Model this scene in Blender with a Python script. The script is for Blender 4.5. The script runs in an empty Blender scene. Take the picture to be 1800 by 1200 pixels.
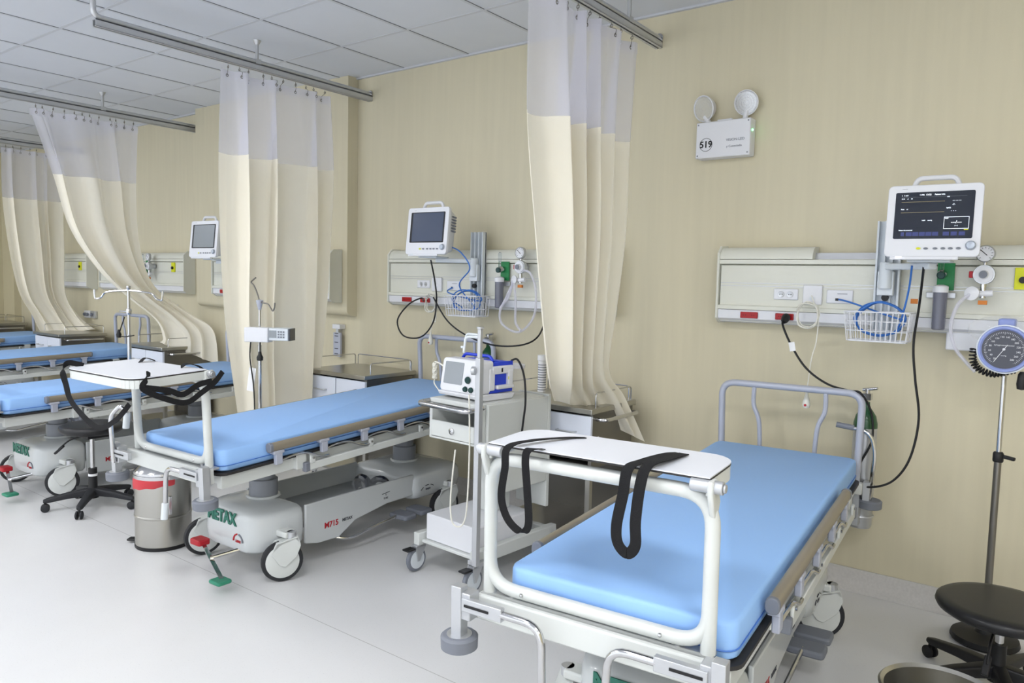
import bpy, math, random
from mathutils import Vector, Matrix, Euler
random.seed(7)
S = bpy.context.scene
COL = S.collection
R = math.radians
PI = math.pi
# ---------------------------------------------------------------- camera
cd = bpy.data.cameras.new('camera'); cam = bpy.data.objects.new('camera', cd); COL.objects.link(cam)
cd.sensor_width = 36; cd.lens = 36*1318.3/1800; cd.clip_start = .05
def cam_axes(yaw, pitch, roll):
    cy, sy, cp, sp = math.cos(yaw), math.sin(yaw), math.cos(pitch), math.sin(pitch)
    f = Vector((-sy*cp, cy*cp, sp)); r0 = Vector((cy, sy, 0)); u0 = r0.cross(f)
    r = math.cos(roll)*r0 + math.sin(roll)*u0; u = -math.sin(roll)*r0 + math.cos(roll)*u0
    return r, u, f
r_, u_, f_ = cam_axes(.64666, -.07882, .02387)
M = Matrix((( r_.x, u_.x, -f_.x, 0), (r_.y, u_.y, -f_.y, 0), (r_.z, u_.z, -f_.z, 1.48), (0, 0, 0, 1)))
cam.matrix_world = M
S.camera = cam
# ---------------------------------------------------------------- light and exposure
S.view_settings.view_transform = 'Standard'; S.view_settings.look = 'None'
S.view_settings.exposure = 1.18; S.view_settings.gamma = 1; S.view_settings.use_curve_mapping = False
W = bpy.data.worlds.new('world'); S.world = W; W.use_nodes = True
W.node_tree.nodes['Background'].inputs[0].default_value = (.90, .95, 1, 1)
W.node_tree.nodes['Background'].inputs[1].default_value = .80
PANEL = 11.5   # emission of the ceiling panels
CEIL = 3.0; WY = 3.94

# ---------------------------------------------------------------- materials
def srgb(c):
    return tuple((x/12.92 if x <= .04045 else ((x+.055)/1.055)**2.4) for x in [v/255 for v in c])
def mat(name, c, rough=.5, metal=0, emit=0, alpha=1, trans=0, bump=0, bscale=50, coat=0, spec=.5, var=0, vscale=6, ior=1.45, aniso=None):
    m = bpy.data.materials.new(name); m.use_nodes = True; nt = m.node_tree; b = nt.nodes['Principled BSDF']
    col = srgb(c)+(1,)
    b.inputs['Base Color'].default_value = col; b.inputs['Roughness'].default_value = rough
    b.inputs['Metallic'].default_value = metal; b.inputs['Alpha'].default_value = alpha
    b.inputs['Transmission Weight'].default_value = trans; b.inputs['Coat Weight'].default_value = coat
    b.inputs['Specular IOR Level'].default_value = spec; b.inputs['IOR'].default_value = ior
    if emit: b.inputs['Emission Color'].default_value = col; b.inputs['Emission Strength'].default_value = emit
    tc = nt.nodes.new('ShaderNodeTexCoord')
    if bump:
        n = nt.nodes.new('ShaderNodeTexNoise'); n.inputs['Scale'].default_value = bscale; n.inputs['Detail'].default_value = 4
        nt.links.new(tc.outputs['Object'], n.inputs['Vector'])
        bp = nt.nodes.new('ShaderNodeBump'); bp.inputs['Strength'].default_value = bump; bp.inputs['Distance'].default_value = .004
        nt.links.new(n.outputs['Fac'], bp.inputs['Height']); nt.links.new(bp.outputs['Normal'], b.inputs['Normal'])
    n = nt.nodes.new('ShaderNodeTexNoise'); n.inputs['Scale'].default_value = vscale; n.inputs['Detail'].default_value = 5
    mp = nt.nodes.new('ShaderNodeMapping')
    if aniso: mp.inputs['Scale'].default_value = aniso
    nt.links.new(tc.outputs['Object'], mp.inputs['Vector']); nt.links.new(mp.outputs['Vector'], n.inputs['Vector'])
    mx = nt.nodes.new('ShaderNodeMix'); mx.data_type = 'RGBA'
    v = var if var else .03
    mx.inputs[6].default_value = tuple(x*(1-v) for x in col[:3])+(1,); mx.inputs[7].default_value = tuple(min(1, x*(1+v)) for x in col[:3])+(1,)
    nt.links.new(n.outputs['Fac'], mx.inputs[0]); nt.links.new(mx.outputs[2], b.inputs['Base Color'])
    return m
MT = {}
def m_(k, *a, **kw): MT[k] = mat(k, *a, **kw); return MT[k]
m_('wallpaper', (207, 199, 173), .75, var=.06, vscale=3, aniso=(9, 9, .5), bump=.08, bscale=220)
m_('endwall', (202, 193, 162), .8, var=.04)
m_('ceiltile', (214, 217, 224), .85, var=.02, bump=.06, bscale=150)
m_('ceilbar', (200, 202, 208), .6)
m_('gap_shade', (120, 122, 128), .8)  # shade of the ceiling joints, painted as a dark strip
m_('cove', (200, 197, 194), .6, var=.14, vscale=90)
m_('cream', (216, 216, 205), .4)
m_('white', (222, 223, 228), .35)
m_('paint', (208, 211, 209), .32, coat=.2)
m_('basegrey', (200, 204, 206), .25, coat=.4)
m_('troughgrey', (150, 154, 157), .3, coat=.3)
m_('colgrey', (140, 144, 152), .4)
m_('lav', (176, 180, 194), .35, metal=.1)
m_('chrome', (200, 200, 202), .14, metal=1)
m_('steel', (180, 178, 172), .28, metal=1, var=.06, vscale=3)
m_('darksteel_and_reflection', (128, 125, 120), .32, metal=.9)  # dark steel; on cabinet boxes the colour holds a dark room's reflection
m_('alu', (196, 198, 202), .38, metal=.7)
m_('taupe', (150, 141, 126), .38, metal=.35)
m_('blue', (150, 192, 246), .55, bump=.04, bscale=9, var=.015, vscale=2)
m_('bluedark', (70, 118, 196), .55)
m_('black', (20, 20, 23), .5)
m_('blackrub', (38, 39, 43), .6)
m_('seat', (22, 22, 25), .42, coat=.1, bump=.1, bscale=300)
m_('rub', (118, 122, 132), .55)
m_('strap', (17, 17, 20), .9, bump=.4, bscale=400)
m_('tray', (224, 227, 236), .3)
m_('lamwhite', (226, 232, 246), .3)
m_('edge', (42, 40, 40), .5)
m_('red', (178, 30, 42), .45)
m_('redsock', (165, 16, 24), .35)
m_('green', (52, 138, 110), .5)
m_('logogreen', (46, 112, 96), .5)
m_('gasgreen', (30, 130, 72), .4)
m_('cylgreen', (28, 82, 48), .3, coat=.3)
m_('yellow', (214, 216, 32), .5)
m_('orange', (206, 122, 44), .5)
m_('screen', (26, 33, 48), .12, coat=.5)
m_('screenoff', (66, 76, 98), .15, coat=.4)
m_('screengrey_and_reflection', (140, 146, 152), .2, coat=.4)  # grey displays; on the half-hidden monitor a reflection put into the colour
m_('glow', (225, 232, 240), .5, emit=.8)
m_('trace', (170, 155, 110), .5, emit=.25)
m_('btnblue', (52, 60, 112), .5, emit=.12)
m_('ledgreen', (80, 255, 130), .5, emit=6)
m_('bluecable', (52, 110, 190), .45)
m_('ivory', (226, 224, 214), .45)
m_('defibblue', (38, 66, 205), .35)
m_('knob', (176, 184, 196), .35, metal=.3)
m_('gauge', (52, 54, 68), .3, coat=.6)
m_('periwinkle', (142, 156, 212), .4)
m_('palegrey', (214, 220, 226), .4)
m_('teal', (34, 66, 64), .45)
m_('glass', (225, 230, 235), .05, trans=1, ior=1.3)
m_('smoke', (110, 112, 128), .15, alpha=.75, coat=.4)
m_('ledpanel', (255, 255, 255), .5, emit=PANEL)
m_('print', (60, 62, 70), .6)
m_('paper', (236, 236, 238), .7)
m_('bag', (215, 62, 72), .35, alpha=.9)
m_('bagclear', (235, 238, 242), .12, alpha=.16, coat=.8)

def cloth_mat(name, c, transl, holes):
    m = bpy.data.materials.new(name); m.use_nodes = True; nt = m.node_tree
    for n in list(nt.nodes): nt.nodes.remove(n)
    out = nt.nodes.new('ShaderNodeOutputMaterial'); d = nt.nodes.new('ShaderNodeBsdfDiffuse'); t = nt.nodes.new('ShaderNodeBsdfTranslucent')
    tc = nt.nodes.new('ShaderNodeTexCoord'); no = nt.nodes.new('ShaderNodeTexNoise'); no.inputs['Scale'].default_value = 8
    nt.links.new(tc.outputs['Object'], no.inputs['Vector'])
    mx = nt.nodes.new('ShaderNodeMix'); mx.data_type = 'RGBA'; cc = srgb(c)
    mx.inputs[6].default_value = tuple(x*.96 for x in cc)+(1,); mx.inputs[7].default_value = cc+(1,)
    nt.links.new(no.outputs['Fac'], mx.inputs[0])
    nt.links.new(mx.outputs[2], d.inputs[0]); nt.links.new(mx.outputs[2], t.inputs[0])
    bp = nt.nodes.new('ShaderNodeBump'); bp.inputs['Strength'].default_value = .25; bp.inputs['Distance'].default_value = .01
    n2 = nt.nodes.new('ShaderNodeTexNoise'); n2.inputs['Scale'].default_value = 14; nt.links.new(tc.outputs['Object'], n2.inputs['Vector'])
    nt.links.new(n2.outputs['Fac'], bp.inputs['Height']); nt.links.new(bp.outputs['Normal'], d.inputs['Normal'])
    ms = nt.nodes.new('ShaderNodeMixShader'); ms.inputs[0].default_value = transl
    nt.links.new(d.outputs[0], ms.inputs[1]); nt.links.new(t.outputs[0], ms.inputs[2]); last = ms
    if holes:
        tr = nt.nodes.new('ShaderNodeBsdfTransparent'); m2 = nt.nodes.new('ShaderNodeMixShader'); m2.inputs[0].default_value = holes
        nt.links.new(ms.outputs[0], m2.inputs[1]); nt.links.new(tr.outputs[0], m2.inputs[2]); last = m2
    nt.links.new(last.outputs[0], out.inputs[0]); MT[name] = m
cloth_mat('fabric', (255, 250, 236), .25, 0)
cloth_mat('netting', (238, 238, 248), .38, .40)

def floor_mat():
    m = mat('vinyl', (218, 218, 219), .26, var=.04, vscale=2.2, spec=.4); nt = m.node_tree; b = nt.nodes['Principled BSDF']
    tc = nt.nodes.new('ShaderNodeTexCoord'); sx = nt.nodes.new('ShaderNodeSeparateXYZ'); nt.links.new(tc.outputs['Object'], sx.inputs[0])
    sp = nt.nodes.new('ShaderNodeTexNoise'); sp.inputs['Scale'].default_value = 260; sp.inputs['Detail'].default_value = 1
    nt.links.new(tc.outputs['Object'], sp.inputs['Vector'])
    def mth(op, a, bb):
        n = nt.nodes.new('ShaderNodeMath'); n.operation = op
        for i, v in enumerate((a, bb)):
            if isinstance(v, (int, float)): n.inputs[i].default_value = v
            elif v is not None: nt.links.new(v, n.inputs[i])
        return n.outputs[0]
    seam = mth('LESS_THAN', mth('ABSOLUTE', mth('SUBTRACT', sx.outputs['Y'], 2.017), None), .0016)
    speck = mth('GREATER_THAN', sp.outputs['Fac'], .70)
    f = mth('MAXIMUM', mth('MULTIPLY', seam, .55), mth('MULTIPLY', speck, .22))
    old = b.inputs['Base Color'].links[0].from_socket
    mx = nt.nodes.new('ShaderNodeMix'); mx.data_type = 'RGBA'; mx.inputs[7].default_value = srgb((120, 116, 112))+(1,)
    nt.links.new(f, mx.inputs[0]); nt.links.new(old, mx.inputs[6]); nt.links.new(mx.outputs[2], b.inputs['Base Color'])
    MT['vinyl'] = m
floor_mat()

# ---------------------------------------------------------------- mesh helper
def orth(d):
    d = d.normalized(); a = Vector((0, 0, 1)) if abs(d.z) < .9 else Vector((1, 0, 0))
    u = d.cross(a).normalized(); return u, d.cross(u).normalized()
class MB:
    def __init__(s): s.v = []; s.f = []; s.x = Matrix.Identity(4)
    def add(s, vs, fs):
        o = len(s.v); s.v += [s.x @ Vector(p) for p in vs]; s.f += [tuple(o+i for i in f) for f in fs]; return s
    def box(s, x0, x1, y0, y1, z0, z1, rot=None):
        vs = [Vector(p) for p in ((x0,y0,z0),(x1,y0,z0),(x1,y1,z0),(x0,y1,z0),(x0,y0,z1),(x1,y0,z1),(x1,y1,z1),(x0,y1,z1))]
        if rot:
            c = sum(vs, Vector())/8; vs = [c + rot @ (p-c) for p in vs]
        return s.add(vs, [(0,3,2,1),(4,5,6,7),(0,1,5,4),(1,2,6,5),(2,3,7,6),(3,0,4,7)])
    def bar(s, p0, p1, w, h, up=(0,0,1)):
        p0, p1 = Vector(p0), Vector(p1); d = (p1-p0).normalized(); up = Vector(up)
        sd = d.cross(up).normalized()*w/2; uu = sd.cross(d).normalized()*h/2
        vs = [p+a*sd+b*uu for p in (p0, p1) for a, b in ((-1,-1),(1,-1),(1,1),(-1,1))]
        return s.add(vs, [(3,2,1,0),(4,5,6,7),(0,1,5,4),(1,2,6,5),(2,3,7,6),(3,0,4,7)])
    def tube(s, pts, r, n=10, closed=False, flat=None):
        pts = [Vector(p) for p in pts]; N = len(pts); vs = []; u = None
        for i in range(N):
            if closed: t = pts[(i+1) % N]-pts[i-1]
            else: t = pts[min(i+1, N-1)]-pts[max(i-1, 0)]
            t = t.normalized() if t.length > 1e-9 else Vector((0, 0, 1))
            if u is None: u, w = orth(t)
            else:
                u = (u-t*u.dot(t)); u = u.normalized() if u.length > 1e-6 else orth(t)[0]; w = t.cross(u)
            rr = r[i] if isinstance(r, (list, tuple)) else r
            for k in range(n):
                a = 2*PI*k/n; vs.append(pts[i]+rr*(math.cos(a)*u+math.sin(a)*w))
        fs = []
        for i in range(N if closed else N-1):
            j = (i+1) % N
            for k in range(n):
                l = (k+1) % n; fs.append((i*n+k, i*n+l, j*n+l, j*n+k))
        if not closed: fs += [tuple(range(n-1, -1, -1)), tuple((N-1)*n+k for k in range(n))]
        return s.add(vs, fs)
    def cyl(s, p0, p1, r, r1=None, n=20):
        return s.tube([p0, p1], [r, r if r1 is None else r1], n)
    def lathe(s, prof, c=(0,0,0), ax=(0,0,1), n=28):
        c = Vector(c); ax = Vector(ax).normalized(); u, w = orth(ax); vs = []; P = len(prof)
        for rr, h in prof:
            for k in range(n):
                a = 2*PI*k/n; vs.append(c+ax*h+max(rr, 1e-4)*(math.cos(a)*u+math.sin(a)*w))
        fs = [(i*n+k, i*n+(k+1) % n, (i+1)*n+(k+1) % n, (i+1)*n+k) for i in range(P-1) for k in range(n)]
        fs += [tuple(range(n-1, -1, -1)), tuple((P-1)*n+k for k in range(n))]
        return s.add(vs, fs)
    def loft(s, secs, closed=True):
        n = len(secs[0]); vs = [p for q in secs for p in q]
        fs = [(i*n+k, i*n+(k+1) % n, (i+1)*n+(k+1) % n, (i+1)*n+k) for i in range(len(secs)-1) for k in range(n)]
        if closed: fs += [tuple(range(n-1, -1, -1)), tuple((len(secs)-1)*n+k for k in range(n))]
        return s.add(vs, fs)
    def prism(s, poly, a, b, axis='z'):
        def P(u, v, w): return {'z': (u, v, w), 'y': (u, w, v), 'x': (w, u, v)}[axis]
        return s.loft([[P(u, v, a) for u, v in poly], [P(u, v, b) for u, v in poly]])
    def sphere(s, c, r, n=16, sx=1, sy=1, sz=1):
        m = n//2; vs = []
        for i in range(1, m):
            for k in range(n):
                t = PI*i/m; a = 2*PI*k/n
                vs.append((c[0]+r*sx*math.sin(t)*math.cos(a), c[1]+r*sy*math.sin(t)*math.sin(a), c[2]+r*sz*math.cos(t)))
        fs = [(i*n+k, (i+1)*n+k, (i+1)*n+(k+1) % n, i*n+(k+1) % n) for i in range(m-2) for k in range(n)]
        b = len(vs); vs += [(c[0], c[1], c[2]+r*sz), (c[0], c[1], c[2]-r*sz)]
        fs += [(b, k, (k+1) % n) for k in range(n)] + [(b+1, (m-2)*n+(k+1) % n, (m-2)*n+k) for k in range(n)]
        return s.add(vs, fs)
    def torus(s, c, R0, r, ax=(0,0,1), n=32, m=8):
        u, w = orth(Vector(ax)); c = Vector(c)
        return s.tube([c+R0*(math.cos(2*PI*k/n)*u+math.sin(2*PI*k/n)*w) for k in range(n)], r, m, closed=True)
    def build(s, name, mt, parent=None, bevel=0, smooth=35, seg=2, loc=None, rot=None):
        me = bpy.data.meshes.new(name); me.from_pydata([tuple(p) for p in s.v], [], s.f); me.update()
        me.materials.append(MT[mt] if isinstance(mt, str) else mt)
        o = bpy.data.objects.new(name, me); COL.objects.link(o)
        if parent is not None: o.parent = parent
        if loc: o.location = loc
        if rot: o.rotation_euler = rot
        if smooth:
            me.polygons.foreach_set('use_smooth', [True]*len(me.polygons)); me.set_sharp_from_angle(angle=R(smooth))
        if bevel:
            b = o.modifiers.new('b', 'BEVEL'); b.width = bevel; b.segments = seg; b.limit_method = 'ANGLE'; b.angle_limit = R(40); b.harden_normals = False
        return o
def empty(name, loc, rz=0, label=None, cat=None, group=None):
    o = bpy.data.objects.new(name, None); COL.objects.link(o); o.location = loc; o.rotation_euler = (0, 0, rz); o.empty_display_size = .05
    if label: tag(o, label, cat, group)
    return o
def tag(o, label=None, cat=None, group=None, kind=None):
    if label: o['label'] = label
    if cat: o['category'] = cat
    if group: o['group'] = group
    if kind: o['kind'] = kind
    return o
def struct(o): o['kind'] = 'structure'; return o
def fillet(pts, r, n=6, closed=False):
    pts = [Vector(p) for p in pts]; N = len(pts); out = []
    for i in range(N):
        if not closed and i in (0, N-1): out.append(pts[i]); continue
        p, a, b = pts[i], pts[i-1], pts[(i+1) % N]
        da, db = a-p, b-p; rr = min(r, da.length*.49, db.length*.49)
        A = p+da.normalized()*rr; B = p+db.normalized()*rr
        for k in range(n+1):
            t = k/n; out.append(A*(1-t)**2+p*2*t*(1-t)+B*t*t)
    return out
def spline(pts, n=10, closed=False):
    pts = [Vector(p) for p in pts]; N = len(pts); out = []
    for i in range(N if closed else N-1):
        if closed: p0, p1, p2, p3 = pts[i-1], pts[i], pts[(i+1) % N], pts[(i+2) % N]
        else: p0, p1, p2, p3 = pts[max(i-1, 0)], pts[i], pts[i+1], pts[min(i+2, N-1)]
        for k in range(n):
            t = k/n
            out.append(.5*((2*p1)+(-p0+p2)*t+(2*p0-5*p1+4*p2-p3)*t*t+(-p0+3*p1-3*p2+p3)*t**3))
    if not closed: out.append(pts[-1])
    return out
def rrect(w, h, r, n=5, cx=0, cy=0):
    out = []
    for sx, sy, a0 in ((1, 1, 0), (-1, 1, 90), (-1, -1, 180), (1, -1, 270)):
        for k in range(n+1):
            a = R(a0+90*k/n); out.append((cx+sx*(w/2-r)+r*math.cos(a), cy+sy*(h/2-r)+r*math.sin(a)))
    return out
def text(name, s, size, mt, parent, loc, rot, align='CENTER', bold=0, ext=.0008, xs=1):
    c = bpy.data.curves.new('t', 'FONT'); c.body = s; c.size = size; c.align_x = align; c.align_y = 'CENTER'; c.extrude = ext; c.offset = bold; c.resolution_u = 3
    o = bpy.data.objects.new('t', c); COL.objects.link(o)
    dg = bpy.context.evaluated_depsgraph_get(); me = bpy.data.meshes.new_from_object(o.evaluated_get(dg))
    bpy.data.objects.remove(o)
    me.materials.clear(); me.materials.append(MT[mt]); me.transform(Matrix.Diagonal((xs, 1, 1, 1)))
    q = bpy.data.objects.new(name, me); COL.objects.link(q); q.parent = parent; q.location = loc; q.rotation_euler = rot
    return q

# ================================================================ SETTING
XL, XR, YF = -11.35, 3.0, -3.2
struct(MB().box(XL-.1, XR+.1, YF, WY+.1, -.06, 0).build('floor', 'vinyl', smooth=0))
struct(MB().box(XL-.1, XR+.1, YF, WY+.1, CEIL, CEIL+.06).build('ceiling', 'ceiltile', smooth=0))
struct(MB().box(XL-.1, XR+.1, WY, WY+.1, 0, CEIL).build('wall_back', 'wallpaper', smooth=0))
struct(MB().box(XL-.1, XL, YF, WY, 0, CEIL).build('wall_left', 'endwall', smooth=0))
struct(MB().box(XR, XR+.1, YF, WY, 0, CEIL).build('wall_right', 'endwall', smooth=0))
# boxed riser fixed to the wall, rounded lower edge
prof = [(WY, CEIL), (3.84, CEIL), (3.84, 1.24)] + [(3.84+.05*(1-math.cos(R(a))), 1.24-.05*math.sin(R(a))) for a in range(15, 91, 15)] + [(WY, 1.185)]
struct(MB().prism(prof, -6.62, -4.50, 'x').build('trim_1', 'wallpaper', smooth=30))
# wall pilaster at the far end
struct(MB().box(-11.35, -11.0, 3.86, WY, 0, CEIL).build('trim_2', 'endwall', smooth=0))
# coved skirting of the floor sheet
prof = [(WY-.002, .105), (WY-.008, .105), (WY-.012, .06), (WY-.028, .022), (WY-.055, .004), (WY-.055, .0005), (WY-.002, .0005)]
struct(MB().prism(prof, XL+.001, XR, 'x').build('baseboard_back', 'cove', smooth=60))
# ceiling grid
g = MB(); gg = MB(); X0 = -4.0; x = X0
gx = [X0+.61*k for k in range(-13, 12)]
for x in gx:
    g.box(x-.010, x+.010, YF, WY, CEIL-.004, CEIL-.0005); gg.box(x+.010, x+.0130, YF, WY, CEIL-.003, CEIL-.0005)
for k in range(-11, 2):
    y = 3.345+.61*k
    if y < WY: g.box(XL, XR, y-.010, y+.010, CEIL-.0035, CEIL-.0004)
g.box(XL, XR, WY-.022, WY, CEIL-.012, CEIL-.0005)
struct(g.build('trim_3', 'ceilbar', smooth=0)); struct(gg.build('trim_4', 'gap_shade', smooth=0))  # the second mesh paints a dark shadow line beside each long bar
# ceiling light panels (out of the picture, above and behind the camera)
first = None
for x in (-9.18, -6.74, -4.30, -1.86, .58, 2.3):
    for y in (.6, -1.84):
        if x < -5 and y > 0: pass
        t = empty('ceiling_light', (x, y, CEIL), 0, 'square white led panel recessed in the tiled ceiling', 'ceiling light', 'ceiling light panels')
        MB().box(-.29, .29, -.29, .29, -.016, -.0125).build('diffuser', 'ledpanel', t, smooth=0)
        f = MB()
        for a, b, c_, d in ((-.3, .3, -.3, -.288), (-.3, .3, .288, .3), (-.3, -.288, -.288, .288), (.288, .3, -.288, .288)): f.box(a, b, c_, d, -.02, -.004)
        f.build('frame', 'white', t, smooth=0)

# ================================================================ CURTAIN RAILS AND CURTAINS
def rail(x, y0, supports, label, elbow=False):
    t = empty('curtain_rail', (x, WY, 2.83), 0, label, 'curtain rail', 'steel curtain rails hung from the ceiling')
    L0 = y0-WY
    tr = MB()
    for sx in (-1, 1): tr.box(sx*.018-.0025, sx*.018+.0025, L0, -.002, -.02, .016)
    tr.box(-.0205, .0205, L0, -.002, .012, .016); tr.box(-.0205, -.006, L0, -.002, -.022, -.018); tr.box(.006, .0205, L0, -.002, -.022, -.018)
    tr.build('track', 'alu', t, smooth=0)
    pts = [(0, -.004, .033), (0, L0+.02, .033)]
    if elbow: pts = fillet([(0, -.004, .033), (0, L0-.005, .033), (0, L0-.005, CEIL-2.83-.001)], .04)
    MB().tube(pts, .0155, 12).build('tube', 'alu', t)
    MB().lathe([(.026, 0), (.026, .006), (.017, .01)], (0, -.0125, .033), (0, 1, 0)).build('wall_flange', 'chrome', t)
    for y in supports:
        s = MB(); s.cyl((0, y-WY, .04), (0, y-WY, CEIL-2.83-.002), .011, n=12)
        s.lathe([(.011, -.03), (.024, -.006), (.026, -.001)], (0, y-WY, CEIL-2.83), (0, 0, 1), 16)
        s.box(-.016, .016, y-WY-.02, y-WY+.02, .016, .05).build('support', 'alu', t)
    return t
rail(-1.985, .9, [1.5, 3.58], 'steel curtain rail nearest the camera, above the defibrillator cart')
rail(-4.36, 1.95, [2.96], 'steel curtain rail with bent tube end, above the infusion stand', True)
rail(-6.72, 1.2, [3.06, 1.5], 'steel curtain rail carrying the curtain swept onto a cabinet, left of the wall riser')
rail(-9.15, 1.3, [3.1], 'farthest steel curtain rail at the left end of the ward')

def curtain(label, rows, hooks, seed, folds, zrail=2.81, nc=150, netrows=.5, thick=.0012):
    """rows: list of (L point, R point, amplitude); a curtain hanging between them with folds"""
    rnd = random.Random(seed)
    t = empty('curtain', (rows[0][0][0], rows[0][0][1], rows[0][0][2]), 0, label, 'curtain', 'cream cubicle curtains with white mesh tops')
    o0 = Vector(t.location)
    Ls = spline([r[0] for r in rows], 10); Rs = spline([r[1] for r in rows], 10)
    am = [a.x for a in spline([(r[2], 0, 0) for r in rows], 10)]
    ph = [rnd.uniform(0, 6.28) for _ in range(5)]; wk = [rnd.uniform(.8, 1.25) for _ in range(5)]
    M_ = len(Ls); grid = []
    for j in range(M_):
        v = j/(M_-1); row = []
        d = Rs[j]-Ls[j]; dh = Vector((d.x, d.y, 0))
        nn = Vector((dh.y, -dh.x, 0)).normalized() if dh.length > 1e-6 else Vector((1, 0, 0))
        for i in range(nc+1):
            s = i/nc
            w = s + .05*math.sin(2*PI*s*1.6+ph[0]) + (.02+.03*v)*math.sin(v*3+ph[1]+s*5)
            q = math.sin(2*PI*folds*w+ph[2])+.45*math.sin(2*PI*folds*1.9*w+ph[3]+v*1.2)+.3*math.sin(2*PI*folds*.5*w+ph[4]+v*2)
            q = math.copysign(abs(q)**.7, q)
            env = min(1, s*14+.25, (1-s)*14+.25)
            sl = .35*math.cos(2*PI*folds*w+ph[2])/(folds*2.2)
            p = Ls[j]+d*(s+sl*env*min(1, v*4+.3))+nn*am[j]*q*env
            row.append(p-o0)
        grid.append(row)
    cut = max(2, int(round(netrows*10)))
    def sheet(a, b, name, mt):
        vs = [p for r in grid[a:b+1] for p in r]; n = nc+1
        fs = [(j*n+i, j*n+i+1, (j+1)*n+i+1, (j+1)*n+i) for j in range(b-a) for i in range(nc)]
        m = MB(); m.add(vs, fs); o = m.build(name, mt, t, smooth=180)
        return o
    sheet(0, cut, 'mesh_panel', 'netting'); sheet(cut, M_-1, 'fabric_panel', 'fabric')
    # white band along the top edge and seam
    b = MB(); top = [(p+Vector((0, 0, .001)), p-Vector((0, 0, .055))) for p in grid[0]]
    vs = []; 
    for p, q in top: vs += [p+Vector((.002, 0, 0)), q+Vector((.002, 0, 0))]
    b.add(vs, [(2*i, 2*i+2, 2*i+3, 2*i+1) for i in range(nc)]); b.build('header_tape', 'netting', t, smooth=180)
    for k in range(hooks):
        i = int((k+.5)/hooks*nc); p = grid[0][i]; zt = zrail-.02-o0.z
        h = MB(); xx = rows[0][0][0]*0
        pts = [p+Vector((.004, 0, -.028)), p+Vector((.006, .004, 0)), Vector((0, p.y, zt-.012)), Vector((0, p.y, zt+.012))]
        h.tube(spline(pts, 4), .0016, 5); h.torus(p+Vector((.005, 0, -.03)), .008, .0022, (1, 0, 0), 12, 5)
        h.torus((0, p.y, zt-.006), .008, .002, (0, 1, 0), 10, 5)
        h.build('curtain_hook', 'darksteel_and_reflection', t)
    return t
x = -1.985
curtain('cream curtain with white mesh top right of the defibrillator cart, hem on a cabinet',
  [((x, 2.70, 2.765), (x, 3.67, 2.765), .030), ((x, 2.72, 2.24), (x, 3.62, 2.24), .055), ((x, 2.80, 1.75), (x, 3.61, 1.75), .055),
   ((x-.02, 2.90, 1.35), (x-.02, 3.58, 1.35), .05), ((x-.06, 3.03, 1.02), (x-.04, 3.56, 1.02), .045), ((x-.16, 3.22, .875), (x+.01, 3.66, .86), .03),
   ((x-.22, 3.34, .862), (x+.07, 3.80, .60), .02)], 9, 3, 5, netrows=1)
x = -4.36
curtain('tall cream curtain with white mesh top hanging behind the infusion pump stand',
  [((x, 2.70, 2.765), (x, 3.55, 2.765), .035), ((x, 2.68, 2.25), (x, 3.57, 2.25), .075), ((x, 2.69, 1.75), (x, 3.55, 1.75), .085),
   ((x, 2.72, 1.2), (x, 3.52, 1.2), .06), ((x, 2.80, .62), (x, 3.46, .62), .05), ((x, 2.84, .3), (x, 3.45, .3), .05)], 10, 11, 3, netrows=1)
x = -6.72
curtain('cream curtain swept aside with its hem lying on a cabinet, second from the far end',
  [((x, 2.50, 2.765), (x, 3.36, 2.765), .025), ((x, 2.66, 2.27), (x, 3.34, 2.27), .05), ((x, 2.78, 1.84), (x, 3.35, 1.84), .055),
   ((x, 3.00, 1.50), (x+.02, 3.41, 1.50), .055), ((x, 3.24, 1.27), (x+.06, 3.52, 1.30), .045), ((x+.06, 3.46, 1.06), (x+.18, 3.72, 1.12), .03), ((x+.10, 3.50, .90), (x+.36, 3.84, .97), .022), ((x+.10, 3.47, .865), (x+.44, 3.84, .66), .015)], 12, 23, 3, netrows=1)
x = -9.15
curtain('cream curtain swept towards a cabinet top, leftmost in the ward',
  [((x, 3.13, 2.765), (x, 3.74, 2.765), .02), ((x, 3.13, 2.25), (x, 3.72, 2.25), .04), ((x, 3.18, 1.7), (x, 3.72, 1.7), .045),
   ((x, 3.26, 1.25), (x, 3.72, 1.25), .04), ((x, 3.38, 1.0), (x+.12, 3.80, 1.0), .035), ((x+.02, 3.46, .80), (x+.32, 3.86, .87), .02), ((x+.06, 3.50, .77), (x+.42, 3.86, .85), .012)], 8, 31, 4, netrows=1)

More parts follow.
